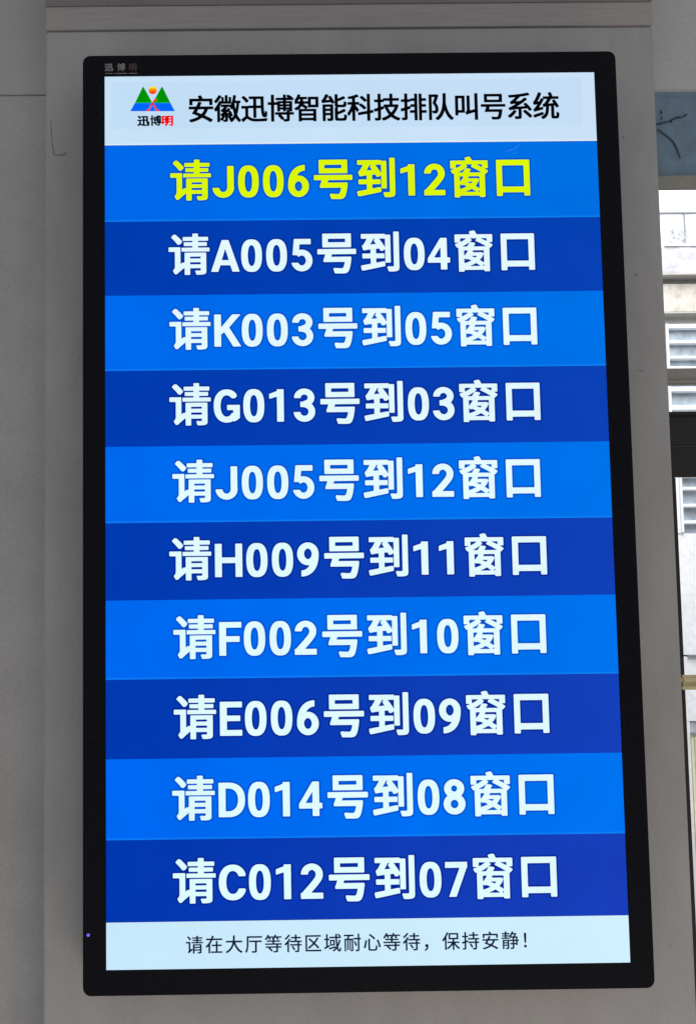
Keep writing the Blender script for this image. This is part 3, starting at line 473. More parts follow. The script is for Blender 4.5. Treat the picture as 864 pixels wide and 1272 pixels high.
        21338: [[143,-90,136,-86,133,-76,133,464,130,469,123,470,25,471,18,476,16,487,16,556,20,565,30,568,124,568,130,570,132,574,133,806,137,818,148,822,234,822,243,821,248,816,250,805,250,580,252,572,258,568,348,569,353,575,355,599,364,604,548,604,558,607,561,612,560,621,557,626,552,628,307,629,302,632,300,639,300,705,303,714,313,717,555,718,559,721,561,727,561,814,564,819,570,822,657,823,668,819,671,810,671,726,673,720,678,717,724,717,734,720,727,727,685,750,681,757,681,770,686,780,715,814,724,818,748,818,762,816,790,803,841,777,879,754,893,742,895,723,899,718,932,716,939,713,942,704,942,641,941,634,935,629,683,628,675,626,671,621,672,609,679,604,880,604,889,602,893,595,893,256,889,250,883,248,807,247,802,244,800,237,803,232,810,231,933,230,943,229,947,225,948,219,948,149,944,142,937,139,812,139,802,136,800,126,799,-30,794,-51,784,-66,774,-74,762,-80,727,-88,682,-91,597,-91,587,-89,581,-83,572,-53,559,-24,554,-23,535,-32,512,-32,502,-29,443,39,382,95,378,102,378,117,380,124,388,134,387,137,377,139,284,139,276,144,273,154,274,220,276,226,282,230,678,231,684,234,686,239,686,294,690,303,699,307,770,307,776,310,769,311,677,312,671,306,671,262,666,254,655,252,578,252,567,253,562,259,561,304,557,311,469,313,464,311,461,306,461,259,456,250,444,248,360,249,355,254,353,261,353,456,352,466,343,470,262,470,252,467,250,459,249,-82,245,-88,238,-91], [596,0,669,-1,679,1,684,5,686,20,686,126,684,135,680,138,672,139,517,139,505,137,504,134,506,130,554,85,593,41,597,32,597,20,592,4], [468,392,553,392,559,396,561,409,558,414,552,416,469,416,463,414,461,406,462,396], [678,392,775,392,782,396,783,409,780,414,774,416,679,416,673,414,671,406,672,396], [468,496,554,496,560,501,560,516,557,521,550,523,468,522,462,519,461,510,462,500], [678,496,775,496,782,501,783,515,780,521,774,523,679,523,673,520,671,512,672,501]],
        26234: [[174,-91,167,-87,165,-77,164,306,160,309,155,309,104,284,69,284,62,289,40,314,20,333,16,345,17,356,22,362,83,391,135,426,169,459,194,494,193,500,185,502,37,502,29,505,26,511,26,581,28,588,36,595,27,609,27,628,62,673,90,716,112,761,134,819,144,824,173,824,230,813,239,809,243,801,243,785,233,749,233,745,238,742,465,742,478,738,480,733,481,721,481,666,478,657,467,653,343,652,339,644,339,601,341,595,348,592,488,592,498,594,501,604,501,731,503,739,509,742,865,743,879,740,882,734,882,723,882,394,879,381,865,378,519,378,509,379,499,383,466,353,456,340,458,336,465,335,785,334,794,333,799,330,801,314,801,-72,799,-85,794,-88,787,-89,692,-89,684,-82,682,-61,673,-57,295,-57,287,-58,283,-61,280,-85,273,-91], [288,34,675,34,680,36,683,41,683,90,680,96,670,98,289,98,283,94,281,86,281,41,283,36], [288,185,675,185,680,187,683,193,683,238,680,244,670,246,289,245,283,242,281,234,281,193,283,188], [211,335,380,334,389,335,392,339,388,345,368,360,297,412,287,416,280,413,248,378,208,343,206,338], [496,409,500,413,501,423,501,491,497,500,488,502,372,502,360,501,356,499,362,491], [620,475,754,474,765,478,767,488,767,633,767,641,764,646,754,648,629,648,620,648,616,645,613,635,613,486,615,479], [157,593,212,592,220,594,223,599,225,609,225,643,222,650,217,653,198,653,185,650,154,601,153,595]],
        33021: [[83,-90,75,-86,73,-75,73,462,76,475,81,478,91,479,444,479,456,477,460,471,461,462,461,-15,458,-38,450,-55,440,-66,428,-75,413,-81,394,-85,356,-88,268,-88,258,-86,253,-80,231,-20,229,-8,231,2,235,6,241,8,321,6,341,9,346,22,345,100,341,104,334,105,195,105,188,102,186,95,186,-75,184,-85,180,-89,173,-91], [614,-83,568,-77,541,-67,530,-58,521,-46,514,-33,510,-18,507,10,507,362,509,369,515,372,548,373,554,376,527,399,519,409,513,422,507,455,507,516,505,524,503,526,498,525,439,498,416,497,405,497,399,501,381,539,376,543,371,544,185,530,130,524,96,517,66,517,61,520,57,525,34,587,35,610,63,631,94,670,137,737,176,814,183,821,193,823,221,822,293,799,298,792,298,779,286,751,288,746,295,746,343,764,370,764,380,760,414,715,445,667,503,564,506,567,507,580,507,806,509,814,514,818,609,819,616,818,621,815,623,805,623,685,625,679,628,676,636,677,681,694,746,721,801,747,811,749,836,749,845,746,893,692,893,672,890,667,883,663,767,617,631,574,624,567,624,482,631,471,648,466,788,465,808,470,815,477,821,491,826,522,830,568,833,574,839,576,870,575,899,560,931,549,937,542,938,527,933,469,923,429,908,401,898,390,884,381,866,374,844,371,636,370,629,370,625,367,623,357,623,249,624,241,628,237,639,239,713,268,768,293,814,319,824,321,848,321,858,317,900,269,904,262,904,252,903,242,898,237,830,203,738,167,628,132,624,127,623,121,623,35,625,25,630,18,638,14,649,12,795,12,811,14,822,24,829,44,834,71,839,130,848,136,878,136,911,120,939,111,946,104,947,81,944,46,939,14,930,-23,919,-45,905,-62,888,-73,865,-80,831,-83], [192,192,340,193,344,195,345,201,345,244,341,248,334,249,191,248,186,241,186,205,187,196], [192,336,340,336,344,339,345,345,345,382,341,386,334,388,191,387,186,380,186,349,187,340], [212,626,318,631,326,634,326,639,323,645,281,710,274,723,266,718,212,636,209,630]],
        31185: [[190,-89,183,-86,181,-77,181,207,179,223,175,224,170,218,141,167,113,122,91,93,82,87,54,85,44,88,5,156,5,171,7,178,59,248,92,303,129,376,158,447,156,452,150,454,35,454,24,456,20,461,19,467,20,544,25,549,32,551,171,552,178,554,181,562,181,646,178,654,170,657,91,645,54,647,48,653,31,699,30,722,34,728,40,731,136,749,201,764,265,781,337,807,372,807,382,800,420,752,423,743,422,727,418,721,409,717,366,702,305,684,299,680,297,666,297,564,299,555,309,551,424,551,434,550,437,546,439,541,440,491,442,483,447,484,466,500,474,503,504,504,516,499,587,451,650,399,682,367,684,359,684,346,678,336,636,294,626,292,599,292,590,298,562,327,517,366,475,399,429,431,425,436,422,448,419,452,325,454,312,452,311,448,314,442,427,301,430,291,430,276,425,266,386,218,377,214,355,214,346,215,341,219,307,276,302,281,299,280,297,266,296,-82,292,-87,285,-90], [719,-89,712,-86,710,-78,709,129,706,140,695,141,441,100,402,99,395,103,392,111,384,166,383,187,387,194,396,199,695,246,703,248,707,251,709,264,708,587,705,589,699,586,656,549,632,548,617,550,550,616,465,683,461,691,461,706,466,715,509,753,520,755,547,754,575,737,622,701,663,667,700,630,706,628,709,638,709,807,711,817,715,821,722,823,815,822,823,818,826,808,826,275,829,270,834,269,897,279,925,279,934,277,937,273,940,266,949,211,949,193,946,186,939,182,836,165,827,159,826,-74,823,-86,819,-89,811,-90]],
        25216: [[862,-92,802,-72,734,-41,689,-16,627,27,620,29,511,-33,439,-65,367,-89,335,-90,325,-86,287,-23,286,-7,290,2,376,32,444,61,502,93,526,109,531,115,527,123,485,178,456,223,417,296,392,355,389,359,384,361,380,360,378,355,380,317,380,310,376,305,274,272,265,265,264,-11,260,-37,252,-55,241,-66,230,-74,215,-80,194,-85,152,-89,71,-89,61,-88,55,-84,33,-21,32,-5,35,4,46,7,135,6,142,8,147,14,148,225,145,231,140,232,75,214,47,214,39,216,32,224,15,280,13,304,16,310,24,315,136,344,146,350,148,360,148,519,146,527,139,530,39,530,29,532,25,537,24,543,25,617,27,624,35,627,136,627,146,631,148,642,148,808,149,814,152,819,162,821,250,821,257,820,262,816,264,805,264,638,266,631,271,628,336,629,340,635,342,664,345,669,350,670,552,671,563,673,567,683,567,810,570,818,580,821,670,821,681,817,683,807,683,682,687,672,697,671,900,671,907,670,912,667,914,657,914,587,913,579,909,575,897,573,694,573,686,571,683,563,683,469,687,460,785,458,811,461,842,461,886,443,895,434,895,414,882,374,858,317,835,270,789,198,717,112,721,104,742,89,811,49,862,26,937,1,945,-3,948,-15,946,-28,902,-87,891,-92], [623,194,630,195,647,212,695,272,733,333,742,353,741,360,730,362,532,362,525,362,521,359,520,353,526,340,566,268,596,225], [269,383,326,397,350,399,356,401,359,408,360,449,362,455,367,458,554,459,563,460,566,464,567,472,567,560,565,570,561,573,554,573,379,573,371,568,370,538,364,531,276,530,268,528,264,518,264,395,265,387]],
        25490: [[673,-91,666,-87,664,-76,664,804,667,811,675,814,767,814,775,811,778,803,778,670,780,660,790,657,923,657,932,653,934,643,934,574,932,568,928,564,918,562,788,562,782,560,779,556,778,471,780,461,790,458,910,458,920,457,924,453,925,446,925,383,924,369,916,364,791,363,781,361,778,351,778,261,782,256,788,255,930,254,941,253,945,249,946,243,946,169,943,161,935,158,791,158,781,156,778,145,777,-85,773,-90,765,-92], [515,-90,508,-86,505,-77,505,148,503,158,493,162,353,162,345,166,343,175,343,246,344,253,348,257,360,258,493,258,503,261,505,270,505,354,502,361,493,363,382,362,378,356,380,315,376,304,276,273,268,267,267,256,266,-5,261,-36,250,-57,238,-66,225,-73,185,-81,138,-84,82,-84,73,-82,69,-76,50,-15,49,1,52,8,63,12,142,12,148,15,151,20,153,226,150,232,145,233,75,214,46,213,37,215,32,220,30,229,19,284,18,304,21,310,28,315,142,345,151,351,153,361,153,520,150,528,143,531,45,531,35,533,31,538,30,544,31,616,33,623,41,627,141,627,151,631,153,641,153,809,154,816,160,821,253,822,261,820,265,817,267,806,267,636,270,629,278,627,357,628,362,633,364,651,373,657,501,658,505,668,505,800,508,810,518,814,606,814,615,813,619,808,620,-80,617,-87,608,-90], [272,383,330,397,362,400,365,408,366,449,368,454,372,457,493,458,502,461,505,473,505,550,503,559,493,562,378,562,372,558,369,538,362,531,278,531,270,528,267,519,267,394,268,386]],
        38431: [[370,-93,361,-89,341,-66,309,-39,306,-32,306,-18,313,-9,381,43,437,103,484,177,518,258,542,342,559,446,567,522,572,619,574,813,579,818,586,820,686,819,692,813,693,801,691,624,686,513,704,416,725,333,746,271,769,216,807,146,846,89,880,53,899,34,953,-8,957,-17,956,-33,951,-39,926,-61,905,-86,896,-91,863,-90,826,-64,780,-21,751,12,723,52,685,116,657,176,643,212,638,218,633,213,612,158,577,89,549,46,520,9,476,-36,446,-62,411,-87,398,-93], [84,-89,76,-85,74,-74,76,776,80,781,89,782,324,783,353,785,378,784,428,753,432,746,431,728,396,637,339,498,341,491,369,456,391,421,405,391,414,361,422,311,422,264,419,229,413,203,405,185,393,168,378,154,360,145,338,138,309,134,238,134,223,136,216,140,205,183,191,208,188,189,187,-83,183,-88,175,-90], [191,224,199,230,205,232,261,231,283,236,291,241,298,248,306,272,308,291,305,314,298,344,288,368,265,409,248,433,218,468,215,479,216,501,283,674,283,682,278,686,198,686,191,684,189,679,188,243]],
        21483: [[768,-92,761,-88,759,-80,759,152,756,162,744,162,593,121,543,106,503,88,493,86,471,86,462,90,427,150,426,163,427,172,452,191,467,208,476,227,480,248,480,723,484,731,496,733,586,733,593,731,597,725,597,250,599,239,603,237,609,237,744,268,756,272,759,283,759,805,763,811,771,813,868,813,876,809,879,798,878,-82,875,-90,867,-93], [78,61,71,66,69,77,69,715,70,728,76,732,86,733,399,733,412,732,416,727,417,717,417,157,412,151,403,150,189,149,185,147,183,142,182,73,178,63,167,61], [189,248,292,247,299,249,302,254,302,624,301,633,296,637,193,637,186,635,183,630,182,260,184,252]],
        21495: [[502,-89,444,-87,432,-83,428,-76,418,-41,405,-14,404,0,406,8,414,13,440,13,529,7,586,6,604,8,615,12,624,20,632,31,647,65,665,137,669,159,667,165,656,168,180,169,175,172,173,177,174,197,220,320,224,332,223,337,214,341,55,341,44,342,40,346,38,355,38,424,42,434,56,437,896,437,909,436,915,433,918,424,918,352,916,345,909,341,372,341,364,340,359,336,337,274,337,266,342,264,790,263,800,261,804,256,805,231,801,200,787,114,774,55,754,-8,741,-32,728,-51,714,-64,697,-75,665,-86,626,-89], [165,495,157,500,156,510,156,767,157,776,161,780,175,782,789,782,799,781,804,776,805,765,805,510,804,501,800,496,786,494], [278,587,677,587,682,591,684,597,684,681,680,687,671,688,279,688,273,682,272,671,272,596,274,591]],
        31995: [[322,-81,317,-79,313,-74,303,-45,286,-7,285,9,288,18,293,20,302,21,415,19,424,21,429,27,430,237,428,248,425,251,419,252,300,242,197,232,139,220,110,220,104,223,100,229,81,288,80,301,81,312,87,317,125,328,184,353,268,396,317,423,329,432,326,436,312,436,237,429,192,422,160,422,155,425,152,431,134,494,134,507,138,513,173,529,217,560,292,621,318,646,321,653,313,656,134,645,105,646,98,653,82,708,81,722,83,732,87,736,94,738,294,751,455,767,635,791,753,814,779,815,789,813,798,806,841,753,843,746,843,734,838,725,780,712,715,700,508,672,500,667,430,599,362,541,357,533,362,530,378,530,500,538,569,585,649,646,658,648,675,649,692,646,744,602,747,594,747,583,742,572,660,512,599,470,484,399,405,354,398,347,403,345,420,345,659,362,663,366,660,371,618,413,616,423,617,437,624,443,673,468,684,470,709,469,719,464,762,424,823,361,865,313,908,257,911,244,909,231,902,224,853,195,843,193,820,193,813,194,808,198,765,256,752,271,744,275,552,261,548,257,547,249,547,-9,543,-29,537,-44,528,-54,514,-63,497,-70,475,-75,404,-81], [824,-36,813,-30,772,12,705,73,593,167,589,173,589,181,589,191,593,197,648,233,675,235,688,233,739,194,798,147,905,51,920,31,921,16,917,7,858,-34,849,-36], [117,-33,107,-29,49,15,46,22,46,33,51,44,114,88,163,129,199,164,257,229,265,230,294,229,355,207,365,202,368,196,368,184,363,171,310,108,261,58,199,4,155,-29,144,-33]],
        32479: [[336,-88,327,-83,307,-55,286,-29,283,-21,284,-7,291,1,331,19,371,45,396,69,409,84,429,117,444,158,455,204,465,297,466,323,464,328,455,329,415,320,379,318,375,308,376,245,374,239,369,235,147,183,109,172,80,161,51,160,42,164,17,235,17,249,20,257,44,271,64,289,119,353,150,394,155,403,152,406,146,407,105,400,72,391,49,391,40,393,33,402,11,467,10,488,15,494,33,507,47,523,95,598,157,715,202,819,207,823,214,825,239,825,249,822,315,791,319,785,320,773,319,763,311,744,269,660,227,584,187,520,186,515,190,512,224,515,234,519,254,550,287,612,295,619,304,621,330,620,359,606,365,605,368,613,368,672,370,677,374,681,385,682,576,682,586,684,588,688,586,695,551,777,550,798,552,803,559,807,616,822,650,823,656,821,661,817,691,759,714,707,719,688,722,684,732,682,917,682,929,680,932,674,933,662,933,599,929,590,917,587,671,586,663,579,569,452,565,444,569,440,580,440,719,451,730,454,731,458,729,464,691,518,690,538,692,543,698,548,752,574,780,575,790,571,844,499,891,429,925,374,933,357,934,340,932,335,927,330,874,301,864,299,840,299,832,301,827,305,799,355,792,362,785,364,765,362,747,357,760,351,764,342,765,33,768,24,777,21,815,22,824,28,829,43,832,69,836,143,837,148,841,152,851,154,876,153,905,136,935,124,940,119,942,110,942,79,937,29,929,-17,922,-35,914,-47,895,-63,871,-71,732,-73,706,-70,689,-66,674,-58,662,-46,652,-25,648,7,648,340,645,348,635,350,592,345,586,343,584,339,575,209,567,154,556,109,543,73,518,27,486,-12,457,-38,420,-63,369,-87], [44,-35,37,-32,33,-26,19,35,18,57,20,62,25,66,330,155,364,156,370,154,374,150,386,89,386,70,382,64,81,-33,69,-35], [239,310,329,326,362,328,369,330,370,335,367,345,350,393,351,415,357,420,394,433,417,452,450,492,511,573,516,580,515,585,501,587,409,587,399,585,398,582,399,559,394,548,325,438,238,319,236,313]],
    },
    "emblem": {
        36805: [[63,-105,49,-97,4,-39,1,1,10,16,50,51,140,113,141,331,138,338,131,341,19,342,6,346,1,360,3,458,9,465,19,467,249,468,273,477,421,480,426,490,426,650,423,658,416,661,300,661,297,655,309,629,309,599,304,588,244,545,178,544,168,550,134,595,90,644,20,710,17,745,22,760,79,800,144,801,189,767,266,694,271,703,272,773,276,780,285,784,790,786,829,784,839,780,844,766,845,499,855,303,863,295,909,294,920,291,964,244,969,233,967,170,959,116,948,81,929,53,934,49,961,46,969,34,969,-1,946,-79,924,-85,686,-94,551,-96,444,-90,379,-81,334,-67,288,-46,230,-11,192,-39,128,-103], [586,34,724,36,789,40,798,44,756,76,738,106,729,130,708,215,695,344,689,352,591,353,582,348,581,41], [417,51,424,53,426,61,425,348,414,353,300,353,295,341,296,121,370,72], [587,479,678,478,688,483,688,623,687,653,683,659,593,661,582,656,581,490,582,483]],
        21338: [[135,-95,126,-89,123,-75,123,459,114,465,17,466,8,472,6,487,6,556,12,570,23,573,114,573,122,579,123,806,128,822,140,827,242,827,252,825,257,820,260,584,262,576,268,573,338,574,343,580,346,602,357,609,548,612,548,620,540,623,299,624,293,629,290,637,290,705,294,717,305,722,547,723,551,732,551,815,555,824,562,827,670,827,678,821,685,797,713,822,767,821,832,791,889,757,902,746,909,723,939,721,948,717,952,705,952,640,950,630,943,624,693,623,682,617,685,611,693,609,889,609,899,605,903,596,902,254,898,246,889,242,822,241,817,239,952,233,958,219,958,147,954,138,945,135,822,134,812,131,809,-28,804,-54,793,-71,770,-84,733,-93,688,-96,579,-94,573,-88,554,-39,494,-34,435,35,373,91,368,104,368,132,279,134,264,139,260,127,257,-89,244,-96], [612,5,664,4,675,10,674,130,663,134,524,132,526,124,601,45,606,32,607,10], [262,231,279,235,363,237,664,236,674,241,667,246,559,248,551,260,550,302,545,307,537,308,474,306,470,255,460,243,352,244,346,250,344,261,342,460,334,465,272,465,262,462,260,454,260,244], [478,397,542,397,548,399,550,405,542,411,480,411,472,406], [688,397,764,397,770,399,772,405,764,411,690,411,682,406], [478,501,543,501,549,504,550,511,542,518,479,518,471,510], [688,501,764,501,771,504,773,510,770,516,764,518,690,518,682,511], [688,722,703,722,708,726,685,738,682,729]],
        26126: [[326,-112,315,-107,262,-57,260,-15,341,70,374,120,382,137,380,144,195,145,188,136,188,68,180,58,136,54,52,55,41,58,35,66,34,753,37,770,49,776,90,778,382,778,420,776,434,771,441,787,447,792,489,795,880,795,926,791,931,785,933,772,933,-12,929,-40,919,-63,894,-85,846,-98,740,-105,659,-103,645,-99,616,-24,616,16,621,22,631,25,761,24,774,27,778,45,777,195,774,200,766,201,585,201,575,195,558,132,531,65,502,12,475,-28,426,-80,392,-109,379,-112], [195,272,270,272,280,275,282,390,278,401,201,403,190,399,188,283,190,276], [598,327,774,328,778,338,777,432,765,436,597,435,593,426,592,336], [195,528,270,528,280,531,282,638,278,650,201,651,190,648,188,540,190,532], [600,562,774,563,778,573,777,663,765,668,597,666,593,657,593,575,595,566]],
    },
    "notice": {
        35831: [[402,-83,397,-80,394,-73,394,86,391,99,263,1,187,-64,173,-66,165,-63,130,-9,128,7,158,42,167,61,171,81,171,421,168,426,161,428,32,430,28,439,28,496,29,506,32,511,252,513,265,509,267,135,271,124,338,171,356,174,366,169,385,123,390,116,392,118,394,379,395,386,400,391,842,392,856,387,858,-1,854,-34,843,-54,820,-69,783,-77,676,-81,665,-80,660,-76,639,-19,640,-8,650,-3,740,-5,757,-1,762,5,763,16,762,56,757,63,497,64,490,62,487,55,485,-79,475,-83], [493,134,756,133,760,136,763,142,762,190,758,195,751,197,493,196,488,192,487,181,487,141], [493,262,756,262,762,270,762,314,758,319,751,320,493,320,488,316,487,305,487,270], [333,432,327,436,325,445,326,494,332,502,566,503,573,505,576,512,576,546,570,554,391,554,381,557,378,566,378,609,382,620,570,622,576,630,576,660,573,666,566,668,360,669,355,674,354,681,354,729,358,737,570,740,576,747,577,804,580,811,588,814,657,814,667,813,672,807,673,749,678,740,891,739,902,735,904,679,902,672,897,669,686,668,676,666,673,659,673,631,675,625,680,622,871,620,875,611,875,567,873,557,865,554,680,554,673,546,673,512,676,505,685,503,927,502,932,499,934,491,934,442,930,433], [240,586,230,591,184,644,92,735,91,744,94,751,137,791,155,792,168,786,238,723,281,680,304,652,306,644,304,635,277,605,257,587]],
        22312: [[181,-80,174,-76,173,-67,171,264,168,266,162,263,90,205,71,201,59,208,27,265,24,275,30,285,86,330,115,358,171,421,225,498,262,560,268,576,258,581,53,582,48,593,48,654,50,663,62,666,310,667,316,674,330,710,362,806,367,812,378,813,451,798,462,790,460,774,426,675,427,669,431,666,898,666,911,663,914,654,914,591,911,584,906,581,400,581,386,577,336,485,271,383,270,-74,266,-79,260,-80], [316,-61,310,-58,308,-50,308,10,313,20,550,21,557,22,561,26,560,275,548,278,352,279,345,288,345,346,347,357,356,361,548,361,558,363,561,374,562,534,566,544,646,546,657,541,659,373,663,362,863,361,875,357,876,290,871,279,671,278,661,275,659,30,662,23,670,21,907,20,912,15,913,8,913,-51,909,-60]],
        22823: [[89,-82,82,-78,58,-49,33,-24,30,-18,31,-11,99,26,157,63,210,106,256,153,294,202,324,248,349,297,376,366,398,443,395,448,387,450,54,451,49,454,48,462,48,528,52,537,413,541,417,551,425,624,431,807,441,812,516,813,528,811,532,801,530,667,521,549,524,541,902,539,914,535,916,461,914,454,909,451,572,450,563,448,561,443,599,343,628,287,663,229,701,178,741,132,802,77,873,28,930,-3,929,-16,878,-79,868,-82,853,-80,797,-50,728,-2,660,61,619,109,579,166,545,221,517,276,488,342,483,347,478,342,435,234,409,186,372,130,331,79,286,34,228,-12,174,-47,113,-79]],
        21381: [[398,-81,390,-75,366,-11,364,-2,368,4,527,5,540,9,545,18,546,444,542,450,535,451,242,452,237,455,235,463,235,524,238,533,253,536,891,536,905,533,908,524,908,463,902,452,658,451,647,447,645,2,641,-27,631,-48,605,-66,566,-75,510,-80], [87,-80,26,-37,21,-26,59,55,75,103,88,158,101,242,109,395,109,739,112,752,128,755,911,755,925,752,928,743,927,680,925,673,918,670,222,670,210,667,206,657,205,330,197,227,189,164,167,64,147,4,129,-37,109,-73,101,-79]],
        31561: [[499,-83,491,-76,466,-15,465,-6,468,-1,592,-2,615,0,624,7,625,141,621,153,313,152,315,145,405,70,444,25,444,15,439,7,392,-31,376,-35,364,-30,300,38,205,114,204,127,225,146,225,152,76,154,65,160,64,224,67,230,72,232,612,233,622,235,625,241,625,295,622,301,616,303,50,303,37,306,34,315,34,370,37,377,42,380,416,380,425,382,429,387,429,444,424,452,137,453,132,456,129,462,129,516,132,525,141,528,425,529,429,537,429,576,425,582,407,595,405,606,409,614,441,646,444,652,441,655,319,655,317,647,338,591,338,575,329,569,274,549,259,548,251,552,216,644,211,652,204,656,192,652,142,582,113,547,102,539,89,538,79,541,21,581,22,595,68,645,104,695,139,756,164,812,171,818,194,817,256,799,258,784,240,740,242,735,247,733,471,733,479,729,481,710,485,706,492,714,511,745,542,814,547,818,557,819,622,805,634,800,635,785,618,741,618,736,622,734,907,733,915,732,919,727,920,667,915,658,733,655,732,647,763,595,767,576,760,567,707,545,690,543,681,547,639,621,619,650,611,656,581,657,571,654,529,599,528,537,530,531,535,528,827,528,836,525,839,514,839,462,836,456,831,453,534,452,529,449,528,441,528,391,532,382,922,380,928,377,930,371,930,315,928,306,920,303,737,303,727,301,724,292,724,245,726,237,730,234,891,233,901,230,904,220,902,159,892,154,737,154,727,151,724,142,722,-21,714,-48,696,-65,674,-74,639,-81]],
        24453: [[173,-83,167,-79,165,-70,164,324,161,327,156,325,82,257,63,253,56,255,52,260,18,322,16,332,20,341,93,403,145,456,193,514,247,595,256,599,276,598,327,578,334,572,335,559,307,511,306,505,308,502,565,504,569,516,569,597,566,607,556,609,363,610,358,620,358,677,361,686,368,689,565,691,569,700,569,800,572,806,578,809,655,809,664,806,667,796,667,699,672,690,873,689,883,686,887,677,887,621,881,610,677,609,670,607,667,601,667,512,672,503,925,502,932,500,936,494,936,431,932,422,811,420,804,419,801,414,800,341,803,331,812,328,925,326,929,317,929,259,926,250,920,247,812,247,802,242,800,-10,796,-35,785,-54,761,-70,727,-78,681,-82,590,-82,581,-75,559,-14,559,-4,566,1,685,1,696,3,702,8,704,232,700,245,326,247,317,248,313,255,313,319,316,325,321,327,698,329,703,332,704,340,704,409,702,417,690,420,310,421,302,429,301,485,297,492,263,449,259,436,259,-75,256,-81,248,-83], [506,19,498,25,447,111,387,191,388,199,392,205,447,233,468,232,487,214,546,136,585,69,585,57,577,50,527,20], [73,540,66,545,33,597,31,607,35,616,95,661,147,708,190,754,233,809,258,810,321,784,323,771,309,750,265,695,222,649,170,601,112,555,91,541]],
        21306: [[89,-55,82,-51,81,-40,81,745,83,759,100,762,886,762,900,759,903,750,903,688,900,680,894,677,192,677,180,675,177,661,177,40,180,31,190,28,917,28,924,25,927,18,927,-44,924,-52,910,-56], [269,81,259,86,210,133,206,141,208,150,290,205,361,259,426,315,457,346,462,354,455,364,385,428,242,550,237,560,241,571,286,608,299,611,314,608,394,544,523,431,531,428,539,432,559,456,609,520,690,643,699,646,715,644,778,619,781,611,780,601,750,553,693,471,607,360,612,351,718,249,805,156,811,143,806,130,755,84,744,81,730,83,619,206,546,279,535,284,445,203,367,139,290,84]],
        22495: [[815,-83,784,-74,752,-50,729,-18,699,48,694,53,688,50,647,7,604,-32,548,-74,525,-74,478,-32,473,-23,476,-13,533,30,572,64,604,96,607,102,605,105,308,23,294,24,287,29,271,90,271,102,279,108,610,192,626,193,634,189,640,153,644,148,650,151,664,170,666,181,642,355,628,571,625,587,613,590,314,590,305,593,302,602,302,662,305,669,309,671,621,674,625,685,623,802,626,810,631,812,705,813,715,809,718,682,724,673,815,672,826,675,824,681,810,695,732,764,732,771,736,779,766,806,776,811,796,810,823,792,897,731,910,717,914,709,912,699,894,676,899,672,918,671,923,665,923,602,919,592,731,590,724,588,721,582,731,417,740,331,744,318,753,329,774,382,816,512,823,515,838,515,890,505,900,501,904,494,903,480,889,430,857,337,818,249,771,164,769,154,780,106,795,62,811,29,828,9,834,6,839,8,846,24,853,60,858,129,861,135,866,137,884,135,933,98,934,80,928,26,914,-30,905,-49,892,-65,876,-76,861,-81], [55,46,49,50,43,61,23,115,24,128,31,134,123,176,130,185,131,486,128,494,123,496,40,497,31,499,28,509,29,571,31,576,38,579,119,579,128,582,131,592,132,797,141,803,215,802,221,799,223,791,224,585,233,579,303,578,308,575,310,565,310,509,306,499,298,497,233,496,226,494,224,490,224,232,226,228,231,228,287,254,308,254,315,244,330,196,331,182,321,171,124,71,75,47], [339,221,332,225,331,232,331,501,334,512,348,515,581,515,593,513,596,499,596,235,593,224,581,220], [418,295,500,294,510,298,512,429,508,440,424,442,413,438,411,306,412,299]],
        32784: [[663,-83,655,-77,633,-18,631,-9,634,-4,645,-1,745,-2,754,2,759,12,759,505,755,510,748,511,541,513,535,522,536,586,540,592,548,594,756,596,760,606,761,803,770,809,845,809,851,805,853,797,854,600,863,594,929,593,935,588,936,578,936,523,933,514,924,512,861,511,856,509,854,503,853,0,851,-24,845,-42,836,-55,823,-66,803,-74,755,-82], [70,-81,64,-77,62,-67,62,555,65,560,73,563,199,565,209,590,230,670,227,675,220,676,40,678,35,688,36,757,50,761,548,760,552,747,552,688,549,679,539,677,338,675,331,667,300,570,303,565,309,563,515,563,523,561,527,556,527,-17,525,-37,519,-52,506,-65,483,-75,443,-80,400,-79,393,-74,379,-34,373,-22,330,-19,323,-14,322,470,320,479,313,483,283,482,278,480,276,473,275,-13,271,-18,264,-20,210,-20,201,-16,199,473,197,480,193,482,159,483,151,480,148,470,148,-73,145,-78,139,-81], [423,-7,438,-5,442,8,442,471,441,478,436,482,409,483,400,480,397,471,397,6,401,-5], [649,185,641,192,623,250,597,311,551,401,552,410,558,415,610,433,628,434,635,431,660,391,705,300,730,222,730,212,723,206,669,185]],
        24515: [[387,-66,338,-60,307,-46,287,-25,274,10,271,44,271,532,273,542,279,546,360,547,368,544,371,539,371,59,375,37,384,25,397,19,415,17,605,17,627,21,646,37,658,70,674,214,682,217,695,215,723,200,759,185,764,177,757,79,744,14,728,-21,716,-36,700,-49,673,-61,627,-67], [107,66,37,95,31,100,30,107,53,175,77,259,99,357,117,466,123,473,138,474,204,461,210,455,211,444,186,287,151,137,129,71,122,66], [852,93,843,101,818,197,782,305,719,460,720,469,725,475,789,499,804,499,812,494,847,417,903,269,939,140,939,127,933,121,870,95], [580,498,572,503,523,552,461,606,319,718,316,726,319,735,360,775,370,780,385,780,412,764,557,654,647,571,650,559,642,545,599,501]],
        65292: [[145,-110,139,-107,134,-100,119,-61,119,-48,171,-16,200,8,223,40,234,73,229,80,203,84,185,90,161,110,153,128,150,147,150,168,155,189,173,215,200,229,240,233,275,227,293,217,308,202,320,179,326,157,330,122,328,85,322,52,313,25,300,-2,284,-26,245,-64,219,-83,189,-99,163,-109]],
